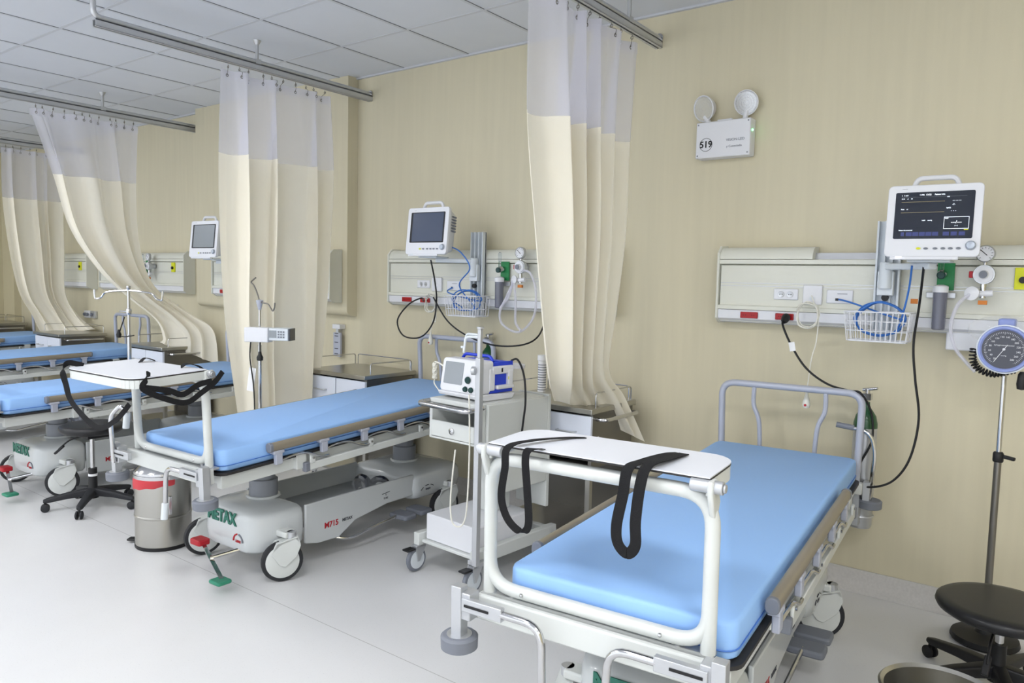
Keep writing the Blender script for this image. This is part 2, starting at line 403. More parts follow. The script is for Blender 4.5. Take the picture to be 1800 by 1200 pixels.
# ================================================================ BED HEAD UNITS
def head_unit(x0, x1, label, red=(), outlets=(), yellows=(), lid=None, low=None):
    t = empty('bed_head_unit', (x0, WY, 1.30), 0, label, 'bed head unit', 'beige wall trunking panels above the beds')
    L = x1-x0; D = -.115
    def X(poly, a, b, name, mt, bevel=0): return MB().prism(poly, a, b, 'x').build(name, mt, t, bevel=bevel)
    X([(-.001, .02), (D+.03, .005), (D+.03, .30), (-.001, .31)], .004, L-.004, 'housing', 'cream')
    X([(D+.029, .085), (D+.012, .088), (D+.012, .295), (D+.029, .30)], .012, L-.012, 'front_panel', 'cream')
    for z in (.19, .205): MB().box(.013, L-.013, D+.0095, D+.0125, z-.0015, z+.0015).build('panel_groove', 'alu', t, smooth=0)
    X([(D+.03, .30), (D, .303), (D, .325), (D+.03, .328)], .002, L-.002, 'upper_rail', 'cream', .002)
    X([(D+.03, .064), (D-.002, .067), (D-.002, .088), (D+.03, .091)], .002, L-.002, 'lower_rail', 'cream', .002)
    cov = [(-.002, .328), (D+.002, .328), (D+.004, .35), (D+.02, .375), (D+.045, .389), (-.002, .392)]
    segs = [(0.004, L-.004)] if not lid else [(.004, lid[0]-x0), (lid[1]-x0, L-.004)]
    for a, b in segs: X(cov, a, b, 'light_cover', 'cream')
    if lid: X([(-.002, .328), (D+.05, .328), (D+.06, .36), (-.002, .362)], lid[0]-x0, lid[1]-x0, 'open_light_bay', 'alu')
    X([(-.002, -.002), (D+.045, -.002), (D+.008, .020), (D+.006, .065), (-.002, .065)], .006, L-.006, 'socket_duct', 'white')
    for a in (-.006, L-.006): X([(0, -.01), (D+.04, -.008), (D-.006, .02), (D-.006, .36), (D+.03, .397), (0, .40)], a, a+.012, 'end_cap', 'cream', .002)
    if low: MB().box(low[0]-x0, low[1]-x0, D+.02, -.003, -.075, .005).build('lower_duct_box', 'white', t, bevel=.006)
    rz = R(0)
    for xx in red:
        m = MB(); a = xx-x0; m.box(a-.045, a+.045, D-.004, D+.006, .024, .056)
        o = m.build('red_socket', 'redsock', t, bevel=.003)
        n = MB()
        for s in (-.022, .022):
            for k in (-.006, .006): n.cyl((a+s+k, D-.0055, .04), (a+s+k, D-.003, .04), .0022, n=8)
        n.build('socket_holes', 'black', o)
    for xx, kind in outlets:
        a = xx-x0; m = MB()
        if kind == 'double':
            m.box(a-.06, a+.06, D+.002, D+.013, .125, .18); o = m.build('power_outlet', 'white', t, bevel=.004)
            n = MB()
            for s in (-.022, .022): n.lathe([(.016, 0), (.016, .003), (.012, .0015)], (a+s, D+.002, .152), (0, -1, 0), 18)
            n.build('outlet_ring', 'alu', o)
            n = MB()
            for s in (-.022, .022):
                for k in (-.005, .005): n.cyl((a+s+k, D-.002, .152), (a+s+k, D-.0005, .152), .0024, n=8)
            n.build('socket_holes', 'black', o)
        elif kind == 'call':
            m.box(a-.045, a+.045, D-.004, D+.013, .105, .20); o = m.build('call_plate', 'white', t, bevel=.004)
            MB().box(a-.012, a+.012, D-.006, D-.003, .13, .142).build('call_jack', 'palegrey', o)
        else:
            m.box(a-.06, a+.06, D+.002, D+.013, .115, .18); o = m.build('data_outlet', 'white', t, bevel=.004)
            MB().box(a-.018, a-.004, D-.0005, D+.003, .128, .140).build('data_jack', 'blackrub', o)
            MB().box(a-.01, a+.035, D+.0012, D+.003, .160, .163).build('outlet_print', 'rub', o, smooth=0)
    for xx in yellows:
        a = xx-x0; m = MB(); m.box(a-.03, a+.03, D+.0, D+.013, .20, .292); o = m.build('vacuum_outlet_plate', 'yellow', t, bevel=.002)
        MB().cyl((a, D-.012, .24), (a, D+.0, .24), .014).build('vacuum_port', 'black', o)
    return t
head_unit(-1.535, .32, 'long beige bed head unit above the nearest bed, at right', red=(-1.36, -1.18), outlets=((-1.18, 'double'), (-1.05, 'call'), (-.925, 'data')), yellows=(-.200,), lid=(-1.06, -.74), low=(-.47, .31))
head_unit(-4.03, -2.20, 'long beige bed head unit above the second bed, beside the wall riser', red=(-3.84, -3.66), outlets=((-3.68, 'double'), (-3.55, 'call'), (-3.40, 'data')), yellows=(-2.57,))
head_unit(-6.17, -4.56, 'beige bed head unit mostly hidden behind the tall curtain', red=(-6.0,), yellows=(-5.0,))
bpy.context.view_layer.update()
for o in [o for o in COL.objects if o.name.startswith('bed_head_unit')]:
    if abs(o.location.x+6.17) < .01: o.location.y = 3.838
head_unit(-8.55, -6.82, 'short looking beige bed head unit end with yellow plate beside the swept curtain', yellows=(-7.02,))
head_unit(-10.5, -8.85, 'farthest beige bed head unit showing behind the leftmost curtain', yellows=(-9.02,))

# ================================================================ MONITORS
def monitor_parts(t, on):
    Wd, H, D = .345, .30, .10
    m = MB()
    secs = []
    for y, w, h, r in ((0, Wd, H, .018), (.022, Wd, H, .02), (.03, Wd-.02, H-.02, .02), (D, Wd-.055, H-.05, .03), (D+.02, Wd-.09, H-.08, .03)):
        secs.append([(px, y, pz+H/2) for px, pz in rrect(w, h, r)])
    m.loft(secs).build('body', 'white', t, bevel=.003)
    MB().loft([[(px, -.0015, pz) for px, pz in rrect(.286, .195, .006, 3, 0, .172)], [(px, .003, pz) for px, pz in rrect(.286, .195, .006, 3, 0, .172)]]).build('screen_bezel', 'screen' if on else 'blackrub', t)
    sc = MB().box(-.125, .133, -.0025, -.001, .082, .264).build('screen', 'screen' if on else 'screengrey_and_reflection' if on is None else 'screenoff', t, smooth=0)  # half-hidden monitor's grey screen has its reflection put into the colour
    k = MB().lathe([(.019, 0), (.019, .006), (.014, .014), (.0, .016)], (.14, -.001, .045), (0, -1, 0), 24).build('selector_knob', 'knob', t)
    for i, xx in enumerate((-.045, -.018, .016, .044, .070, .098)):
        MB().lathe([(.009, 0), (.009, .003), (.0, .004)], (0, 0, 0), (0, -1, 0), 16).build('button', 'yellow' if i == 0 else 'rub', t, loc=(xx, -.001, .034)).scale = (1, 1, .5)
    MB().box(-.15, .10, .002, .012, -.012, .006).build('lower_lip', 'white', t, bevel=.004)
    MB().box(-.128, -.105, .0005, .003, -.006, .002).build('status_light', 'glow' if on else 'palegrey', t, smooth=0)
    h = fillet([(-.085, .05, H-.005), (-.07, .045, H+.038), (.07, .045, H+.038), (.085, .05, H-.005)], .03)
    MB().tube(h, .011, 10).build('handle', 'white', t)
    v = MB()
    for i in range(7):
        for j in range(6): v.box(Wd/2-.020, Wd/2-.0132, .036+i*.009, .040+i*.009, .15+j*.018, .16+j*.018)
    v.build('side_vents', 'rub', t, smooth=0)
    text('brand_mark', '------', .010, 'rub', t, (-.12, -.001, .285), (R(90), 0, 0), 'LEFT')
    if on:
        def bar(n, x0, x1, z0, z1, mt): MB().box(x0, x1, -.0034, -.0026, z0, z1).build(n, mt, sc, smooth=0)
        def tx(s, sz, x, z, mt='glow', al='LEFT'): text('screen_text', s, sz, mt, sc, (x, -.003, z), (R(90), 0, 0), al, ext=.0003)
        bar('screen_line', -.122, .115, .2475, .2482, 'rub'); bar('trace_line', -.120, .038, .228, .2288, 'trace'); bar('trace_line', -.120, .038, .184, .1848, 'trace')
        tx('I  1 mV', .008, -.12, .256); tx('11/06', .008, -.055, .257); tx('13:32', .009, -.032, .257); tx('Patient Info', .008, .0, .257)
        tx('ECG     x1     25', .006, -.12, .242); tx('Pleth     x1', .006, -.12, .198); tx('NIBP     mmHg', .006, -.04, .150)
        tx('HR', .007, .045, .246); tx('--- --- ---', .009, .065, .230); tx('-?-', .011, .065, .214); tx('SpO2', .007, .045, .200); tx('- - -', .012, .062, .188)
        for a, b, c_, d in ((.040, .128, .162, .163), (.040, .128, .114, .115), (.040, .041, .114, .163), (.127, .128, .114, .163)): bar('value_box', a, b, c_, d, 'glow')
        tx('---/---', .017, .084, .141, 'glow', 'CENTER'); tx('(---)', .007, .084, .127, 'glow', 'CENTER'); tx('NIBP', .006, .043, .157)
        tx('Patient disconnected', .006, -.123, .110)
        bar('battery_mark', .112, .127, .108, .112, 'yellow')
        for i, xx in enumerate((-.108, -.084, -.060, -.036, -.012, .012, .050, .078, .106)): bar('menu_key', xx-.011 if i else xx-.006, xx+.011 if i else xx+.006, .086, .102, 'btnblue')
def monitor(x, y, z, rz, tilt, on, label):
    t = empty('patient_monitor', (x, y, z), 0, label, 'monitor', 'white bedside patient monitors')
    t.rotation_euler = Euler((tilt, 0, rz), 'XYZ'); monitor_parts(t, on); return t
monitor(-.505, 3.50, 1.625, R(3), R(-7), True, 'white patient monitor with lit dark screen above the nearest bed')
monitor(-3.355, 3.50, 1.645, R(2), R(-6), False, 'white patient monitor with blank screen above the second bed')
monitor(-5.78, 3.40, 1.625, R(6), R(-6), None, 'white patient monitor partly hidden behind the tall curtain')

def mount(x, wy, mx, my, mz, label, basket=True, dz=0):
    t = empty('monitor_mount', (x, wy, 1.25+dz), 0, label, 'monitor mount', 'wall channels with swing arms and baskets')
    m = MB(); 
    for a in (-.048, -.016, .016, .048): m.box(a-.004, a+.004, -.04, -.004, 0, .55)
    m.box(-.052, .052, -.012, -.001, 0, .55); m.build('wall_channel', 'palegrey', t, smooth=0)
    z0 = mz-1.25-.035
    MB().box(-.034, .034, -.07, -.036, z0-.13, z0-.02).build('arm_clamp', 'palegrey', t, bevel=.004)
    MB().cyl((0, -.065, z0-.10), (0, -.065, z0+.02), .028).build('arm_pivot', 'palegrey', t, bevel=.003)
    b = MB(); b.bar((0, -.065, z0), (mx-x, my-wy+.05, z0), .045, .028); b.build('swing_arm', 'palegrey', t, bevel=.006)
    MB().box(mx-x-.09, mx-x+.07, my-wy-.02, my-wy+.10, z0+.014, z0+.024).build('monitor_plate', 'palegrey', t, bevel=.003)
    MB().lathe([(.012, 0), (.016, .01), (.014, .022)], (0, -.042, .20), (0, -1, 0)).build('clamp_knob', 'black', t)
    if basket:
        w = MB(); r = .0022; x0, x1, yb, yf, zb, zt = -.14, .13, -.05, -.19, .005, .135
        w.tube(fillet([(x0, yb, zt), (x0, yf, zt), (x1, yf, zt), (x1, yb, zt)], .02, closed=True), .0035, 6, True)
        w.tube(fillet([(x0+.015, yb, zb), (x0+.015, yf+.01, zb), (x1-.015, yf+.01, zb), (x1-.015, yb, zb)], .03, closed=True), .004, 6, True)
        for zz in (.05, .093): w.tube(fillet([(x0+.007, yb, zz), (x0+.007, yf+.005, zz), (x1-.007, yf+.005, zz), (x1-.007, yb, zz)], .02, closed=True), r, 6, True)
        for k in range(13):
            f = k/12; a = x0+f*(x1-x0); b2 = x0+.015+f*(x1-x0-.03)
            w.tube([(a, yf, zt), (b2, yf+.01, zb), (b2, yb, zb), (a, yb, zt)], r, 5)
        for k in range(4):
            yy = yb+(yf-yb)*k/4; w.tube([(x0, yy, zt), (x0+.015, yy, zb), (x1-.015, yy, zb), (x1, yy, zt)], r, 5)
        w.build('wire_basket', 'white', t)
    return t
mount(-.715, 3.824, -.505, 3.55, 1.625, 'grey wall channel with swing arm and white wire basket above the nearest bed')
mount(-3.165, 3.824, -3.355, 3.55, 1.645, 'grey wall channel with swing arm and white wire basket above the second bed', True)
mount(-5.62, 3.722, -5.78, 3.48, 1.625, 'grey monitor arm bracket left of the tall curtain', False)

def coil(c, rx, rz, turns, seed, r, squash=.02):
    rnd = random.Random(seed); pts = []
    for k in range(turns*8):
        a = 2*PI*k/8; q = 1+rnd.uniform(-.10, .10)
        pts.append((c[0]+rx*q*math.cos(a), c[1]+rnd.uniform(-squash, squash), c[2]+rz*q*math.sin(a)))
    return pts
def cable(name, pts, r, mt, label, cat='cable', n=8, seg=8, group=None):
    pts = spline(pts, seg); o0 = pts[0]
    m = MB(); m.tube([p-o0 for p in pts], r, n); o = m.build(name, mt, None); o.location = o0
    tag(o, label, cat, group); return o
# blue network cables coiled in the baskets
cable('network_cable', [(-.925, 3.822, 1.435), (-.85, 3.77, 1.42)]+coil((-.715, 3.69, 1.355), .098, .072, 3, 3, .003, .03)+[(-.62, 3.69, 1.40), (-.60, 3.66, 1.50), (-.585, 3.60, 1.59)], .0042, 'bluecable', 'blue network cable coiled in the wire basket above the nearest bed')
cable('network_cable', [(-3.40, 3.822, 1.435), (-3.40, 3.78, 1.40)]+coil((-3.165, 3.69, 1.355), .098, .065, 3, 5, .003, .03)+[(-3.20, 3.66, 1.45), (-3.08, 3.62, 1.56), (-3.14, 3.60, 1.66), (-3.24, 3.60, 1.70)], .0042, 'bluecable', 'blue network cable coiled in the wire basket above the second bed')

# ================================================================ GAS EQUIPMENT
def flowmeter(x, yf, z, label, cup=True):
    t = empty('oxygen_flowmeter', (x, yf, z), 0, label, 'oxygen flowmeter', 'oxygen flowmeters with humidifier cups')
    MB().box(-.022, .045, -.008, .004, -.02, .10).build('green_plate', 'gasgreen', t, bevel=.002)
    MB().box(-.06, .055, -.012, .0, -.055, -.03).build('clamp_rail', 'alu', t, bevel=.002)
    MB().lathe([(.0, 0), (.02, .002), (.02, .03), (.015, .04), (.01, .06)], (0, -.005, .05), (0, -1, 0)).build('valve_body', 'chrome', t)
    MB().lathe([(.008, 0), (.008, .05), (.012, .055), (.012, .1), (.004, .11)], (0, -.045, .05)).build('flow_tube', 'glass', t)
    MB().lathe([(.014, 0), (.017, .003), (.017, .016), (.013, .02)], (0, -.05, .045), (0, -1, 0)).build('valve_knob', 'teal', t)
    if cup:
        MB().lathe([(.03, 0), (.031, .004), (.031, .026), (.026, .03), (.01, .034)], (0, -.045, -.03)).build('cup_cap', 'white', t)
        MB().lathe([(.022, 0), (.027, .004), (.029, .16), (.029, .165)], (0, -.045, -.195)).build('humidifier_cup', 'smoke', t)
    return t
flowmeter(-.495, 3.824, 1.51, 'oxygen flowmeter with green plate and smoky cup under the lit monitor')
flowmeter(-2.965, 3.824, 1.51, 'oxygen flowmeter with smoky cup right of the blank monitor above the second bed')
def gauge_dial(t, c, r, ax=(0, -1, 0)):
    c = Vector(c)
    MB().lathe([(r, 0), (r, .018), (r*.9, .024), (r*.86, .02)], c, ax).build('gauge_case', 'alu', t)
    g = MB().lathe([(r*.86, 0), (r*.86, .001)], c+Vector(ax)*.0205, ax).build('gauge_face', 'white', t)
    n = MB(); 
    for k in range(11):
        a = R(225-27*k); p = c+Vector(ax)*.0225; n.bar(p+Vector((math.cos(a), 0, math.sin(a)))*r*.6, p+Vector((math.cos(a), 0, math.sin(a)))*r*.78, .0018, .001, ax)
    n.bar(c+Vector(ax)*.0225+Vector((.2*r, 0, -.2*r)), c+Vector(ax)*.0225+Vector((-.5*r, 0, .45*r)), .003, .001, ax)
    n.build('gauge_marks', 'black', g, smooth=0)
def suction(x, yf, z, label, tubes):
    t = empty('suction_regulator', (x, yf, z), 0, label, 'suction regulator', 'suction regulators with gauge and dial')
    MB().cyl((0, 0, .0), (0, -.05, 0), .025).build('probe', 'alu', t)
    MB().lathe([(.040, 0), (.043, .012), (.040, .026)], (0, -.045, 0), (0, -1, 0)).build('regulator_body', 'alu', t)
    k = MB().lathe([(.034, 0), (.034, .006), (.019, .008), (.016, .02), (.012, .024), (.0, .024)], (0, -.070, 0), (0, -1, 0)).build('control_dial', 'white', t)
    MB().lathe([(.0155, 0), (.0155, .004), (.0, .006)], (0, -.094, 0), (0, -1, 0)).build('dial_center', 'rub', k)
    MB().box(-.056, -.040, -.06, -.035, -.014, .014).build('red_cap', 'red', t, bevel=.003)
    MB().cyl((0, -.055, .03), (0, -.055, .06), .008).build('gauge_stem', 'chrome', t)
    gauge_dial(t, (0, -.05, .088), .037)
    MB().cyl((0, -.055, -.03), (0, -.055, -.10), .012).build('outlet_stem', 'chrome', t)
    f = MB(); f.lathe([(.012, 0), (.027, .003), (.030, .014), (.012, .02)], (-.035, -.062, -.082), (-.35, -1, .1)); f.cyl((-.02, -.06, -.082), (.035, -.055, -.078), .014)
    f.build('filter', 'white', t)
    MB().box(-.015, .018, -.066, -.05, -.128, -.11).build('yellow_label', 'orange', t, bevel=.001)
    m = MB()
    for tb in tubes: m.tube(spline(tb, 8), .0075, 8)
    m.build('suction_tube', 'netting', t)
    return t
suction(-.335, 3.824, 1.56, 'suction regulator with round gauge and white filter right of the lit monitor', [[(-.045, -.075, -.085), (-.085, -.09, -.13), (-.105, -.1, -.22), (-.085, -.11, -.31), (-.04, -.12, -.37), (-.0, -.13, -.41)]])
suction(-2.79, 3.824, 1.575, 'suction regulator with hanging clear loops right of the blank monitor', [[(-.045, -.075, -.085), (-.06, -.09, -.18), (-.12, -.1, -.27), (-.10, -.1, -.36), (.04, -.11, -.40), (.14, -.1, -.30), (.15, -.1, -.14), (.10, -.09, -.04), (.03, -.07, -.02)], [(-.03, -.08, -.10), (.0, -.1, -.22), (.01, -.11, -.34), (.06, -.12, -.39)], [(-.04, -.08, -.1), (-.10, -.09, -.22), (-.13, -.09, -.26)]])
# far unit cluster
flowmeter(-7.50, 3.824, 1.51, 'small oxygen flowmeter and cup on the far wall unit, by the swept curtain')
suction(-7.36, 3.824, 1.555, 'far suction regulator with tiny gauge next to the swept curtain', [[(-.045, -.075, -.085), (-.08, -.09, -.02), (-.12, -.08, .0)]])
def label_card(name, x, y, z, w, h, mt, label, cat):
    o = MB().box(-w/2, w/2, -.0015, 0, -h/2, h/2).build(name, mt, None, smooth=0); o.location = (x, y, z); tag(o, label, cat); return o
label_card('warning_label', -.605, 3.8375, 1.437, .03, .022, 'orange', 'small orange label on the bed head unit under the lit monitor', 'label')

# ================================================================ CORDS
def plug(o_parent, loc, mt='black'): pass
def wl(px): return px
cable('power_cord', [(-1.175, 3.81, 1.335), (-1.165, 3.76, 1.30), (-1.11, 3.74, 1.20), (-1.03, 3.72, 1.10), (-.93, 3.72, 1.035), (-.83, 3.71, 1.015), (-.775, 3.69, 1.01), (-0.736, 3.735, 0.922), (-0.726, 3.735, 0.790), (-0.776, 3.735, 0.658), (-0.766, 3.735, 0.582), (-.70, 3.70, .585), (-.62, 3.70, .63), (-.56, 3.70, .74), (-.535, 3.70, .92), (-.56, 3.70, 1.10), (-.575, 3.70, 1.25), (-0.568, 3.735, 1.419), (-.54, 3.60, 1.585)], .0052, 'black', 'long black power cord looping from a red socket to the lit monitor')
p = MB().lathe([(.019, 0), (.021, .01), (.018, .035), (.010, .05)], (0, 0, 0), (0, -.8, -.5)).build('power_plug', 'black', None); p.location = (-1.165, 3.812, 1.342); tag(p, 'black plug pushed into the red socket of the nearest bed head unit', 'plug')
o = MB().box(-.014, .014, -.002, .002, -.022, .022).build('cord_tag', 'paper', None, bevel=.001); o.location = (-1.105, 3.728, 1.20); o.rotation_euler = (0, R(-12), 0); tag(o, 'small white paper tag on the black cord above the nearest bed', 'tag')
cable('power_cord', [(-3.66, 3.81, 1.335)]+[(-3.50, 3.62, 1.36), (-3.62, 3.62, 1.31), (-3.72, 3.62, 1.20), (-3.66, 3.62, 1.10), (-3.50, 3.62, 1.10), (-3.39, 3.62, 1.20), (-3.36, 3.62, 1.35), (-3.36, 3.60, 1.48), (-3.36, 3.56, 1.61)], .0052, 'black', 'black cord looped below the blank monitor above the second bed')
cable('power_cord', [(-3.37, 3.60, 1.37), (-3.26, 3.62, 1.22), (-3.10, 3.64, 1.13), (-2.90, 3.66, 1.085), (-2.70, 3.68, 1.10), (-2.62, 3.74, 1.16), (-2.60, 3.80, 1.30)], .0052, 'black', 'black cord sagging along the wall towards the curtain above the defibrillator')
def nurse_call(x, z0, zend, label, coiled=True):
    t = empty('nurse_call_cord', (x, 3.80, z0), 0, label, 'nurse call cord', 'white nurse call cords with pear switches')
    m = MB(); pts = [(.0, .01, .02)]
    if coiled: pts += [(p[0], p[1], p[2]) for p in coil((-.0, -.03, -.075), .052, .062, 5, 9, .003, .02)]
    pts += [(.05, -.03, -.06), (.045, -.03, -.2), (.03, -.04, (zend-z0)*.6), (.02, -.05, zend-z0+.04)]
    m.tube(spline(pts, 6), .0028, 6); m.build('cord', 'ivory', t)
    b = MB().lathe([(.0, -.052), (.014, -.048), (.0185, -.034), (.017, -.02), (.009, .01), (.005, .035), (.003, .04)], (.02, -.05, zend-z0)).build('pear_switch', 'ivory', t)
    MB().lathe([(.006, 0), (.006, .004), (0, .005)], (.02, -.0665, zend-z0-.034), (0, -1, 0)).build('call_button', 'red', b)
nurse_call(-1.05, 1.43, .955, 'white nurse call cord with red button hanging above the nearest bed')
nurse_call(-3.55, 1.40, 1.09, 'white nurse call cord hanging behind the headboard of the second bed')

# ================================================================ EMERGENCY LIGHT
t = empty('emergency_light', (-1.56, WY, 2.165), 0, 'white twin head emergency light numbered 519 high on the wall', 'emergency light')
MB().box(-.148, .148, -.078, -.002, 0, .19).build('case', 'white', t, bevel=.006)
MB().box(-.04, .04, -.06, -.02, .188, .20).build('top_lug', 'white', t, bevel=.003)
for s, k_ in ((-1, 1.22), (1, 1.14)):
    c = Vector((-.118 if s < 0 else .112, -.05, .268 if s < 0 else .272)); ax = Vector((-.35*(1 if s < 0 else .1), -1, -.25))
    h = MB(); h.x = Matrix.Translation(c) @ Matrix.Scale(k_, 4) @ Matrix.Translation(-c); h.lathe([(.018, -.045), (.040, -.03), (.055, 0), (.057, .008), (.053, .010), (.050, .004), (.04, -.012), (.015, -.026)], c, ax); h.x = Matrix.Identity(4); h.cyl(c+Vector((0, .01, -.04)), (c.x+(.03 if s < 0 else -.01), -.045, .186), .013)
    o = h.build('lamp_head', 'white', t)
    KX = Matrix.Translation(c) @ Matrix.Scale(k_, 4) @ Matrix.Translation(-c); n_ = ax.normalized()
    q = MB(); q.x = KX; q.lathe([(.0505, .0045), (.049, .002), (.043, -.004), (.036, -.010), (.020, -.018), (.016, -.0185), (.012, -.010), (.0, -.008)], c+n_*.002, ax, 24); q.build('reflector', 'chrome', o)
    q = MB(); q.x = KX; 
    for r2 in (.012, .024, .036, .047): q.torus(c+n_*.0075, r2, .0012, ax, 28, 5)
    q.lathe([(.0505, 0), (.0505, .001)], c+n_*.007, ax); q.build('lens', 'bagclear', o)
MB().torus((-.09, -.0785, .07), .034, .0012, (0, 1, 0), 40, 6).build('number_ring', 'black', t)
text('case_number', '519', .047, 'black', t, (-.09, -.0785, .07), (R(90), 0, 0), bold=.0012)
text('case_print', 'VISION-LED', .019, 'rub', t, (.07, -.0785, .085), (R(90), 0, 0))
text('case_print', 'y Conectado', .016, 'rub', t, (.065, -.0785, .052), (R(90), 0, 0))
for a in (-.136, .136):
    for b in (.014, .176): MB().cyl((a, -.0795, b), (a, -.0775, b), .004, n=10).build('screw', 'rub', t)
MB().sphere((.149, -.05, .13), .005).build('led', 'ledgreen', t)

# ================================================================ STRETCHER BEDS
def wheel(parent, u, v, rz, rad=.10, mt='paint', pedal=False):
    """large covered caster: tyre, disc, fork shell"""
    rm = Matrix.Rotation(rz, 4, 'Z'); off = .045
    T = Matrix.Translation((u, v, 0)) @ rm
    c = (0, -off, rad); ax = (1, 0, 0)
    a = MB(); a.x = T; a.lathe([(rad*.84, -.018), (rad*.96, -.016), (rad, -.006), (rad, .006), (rad*.96, .016), (rad*.84, .018)], c, ax, 36)
    w = a.build('caster_tyre', 'blackrub', parent)
    b = MB(); b.x = T; b.lathe([(.02, -.022), (rad*.72, -.021), (rad*.83, -.017), (rad*.83, .017), (rad*.72, .021), (.02, .022)], c, ax, 36); b.build('wheel_disc', 'paint', w)
    f = MB(); f.x = T
    for sx in (-.030, .026):
        poly = [(-off+rad*.12, rad*.75), (-off-rad*.15, rad*.85), (-off-rad*.55, rad*1.45), (-off-rad*.35, rad*1.95), (off*.6, rad*2.2), (off*.9, rad*1.75), (off*.45, rad*1.2)]
        f.prism(poly, sx, sx+.004, 'x')
    f.prism([(-off-rad*.5, rad*1.5), (-off-rad*.3, rad*1.95), (off*.6, rad*2.2), (off*.9, rad*1.8), (off*.3, rad*2.08), (-off-rad*.1, rad*1.85)], -.03, .03, 'x')
    f.build('fork_cover', mt, parent, bevel=.003)
    MB().cyl((u, v, rad*2.0), (u, v, rad*2.4), .022).build('caster_stem', 'alu', parent)

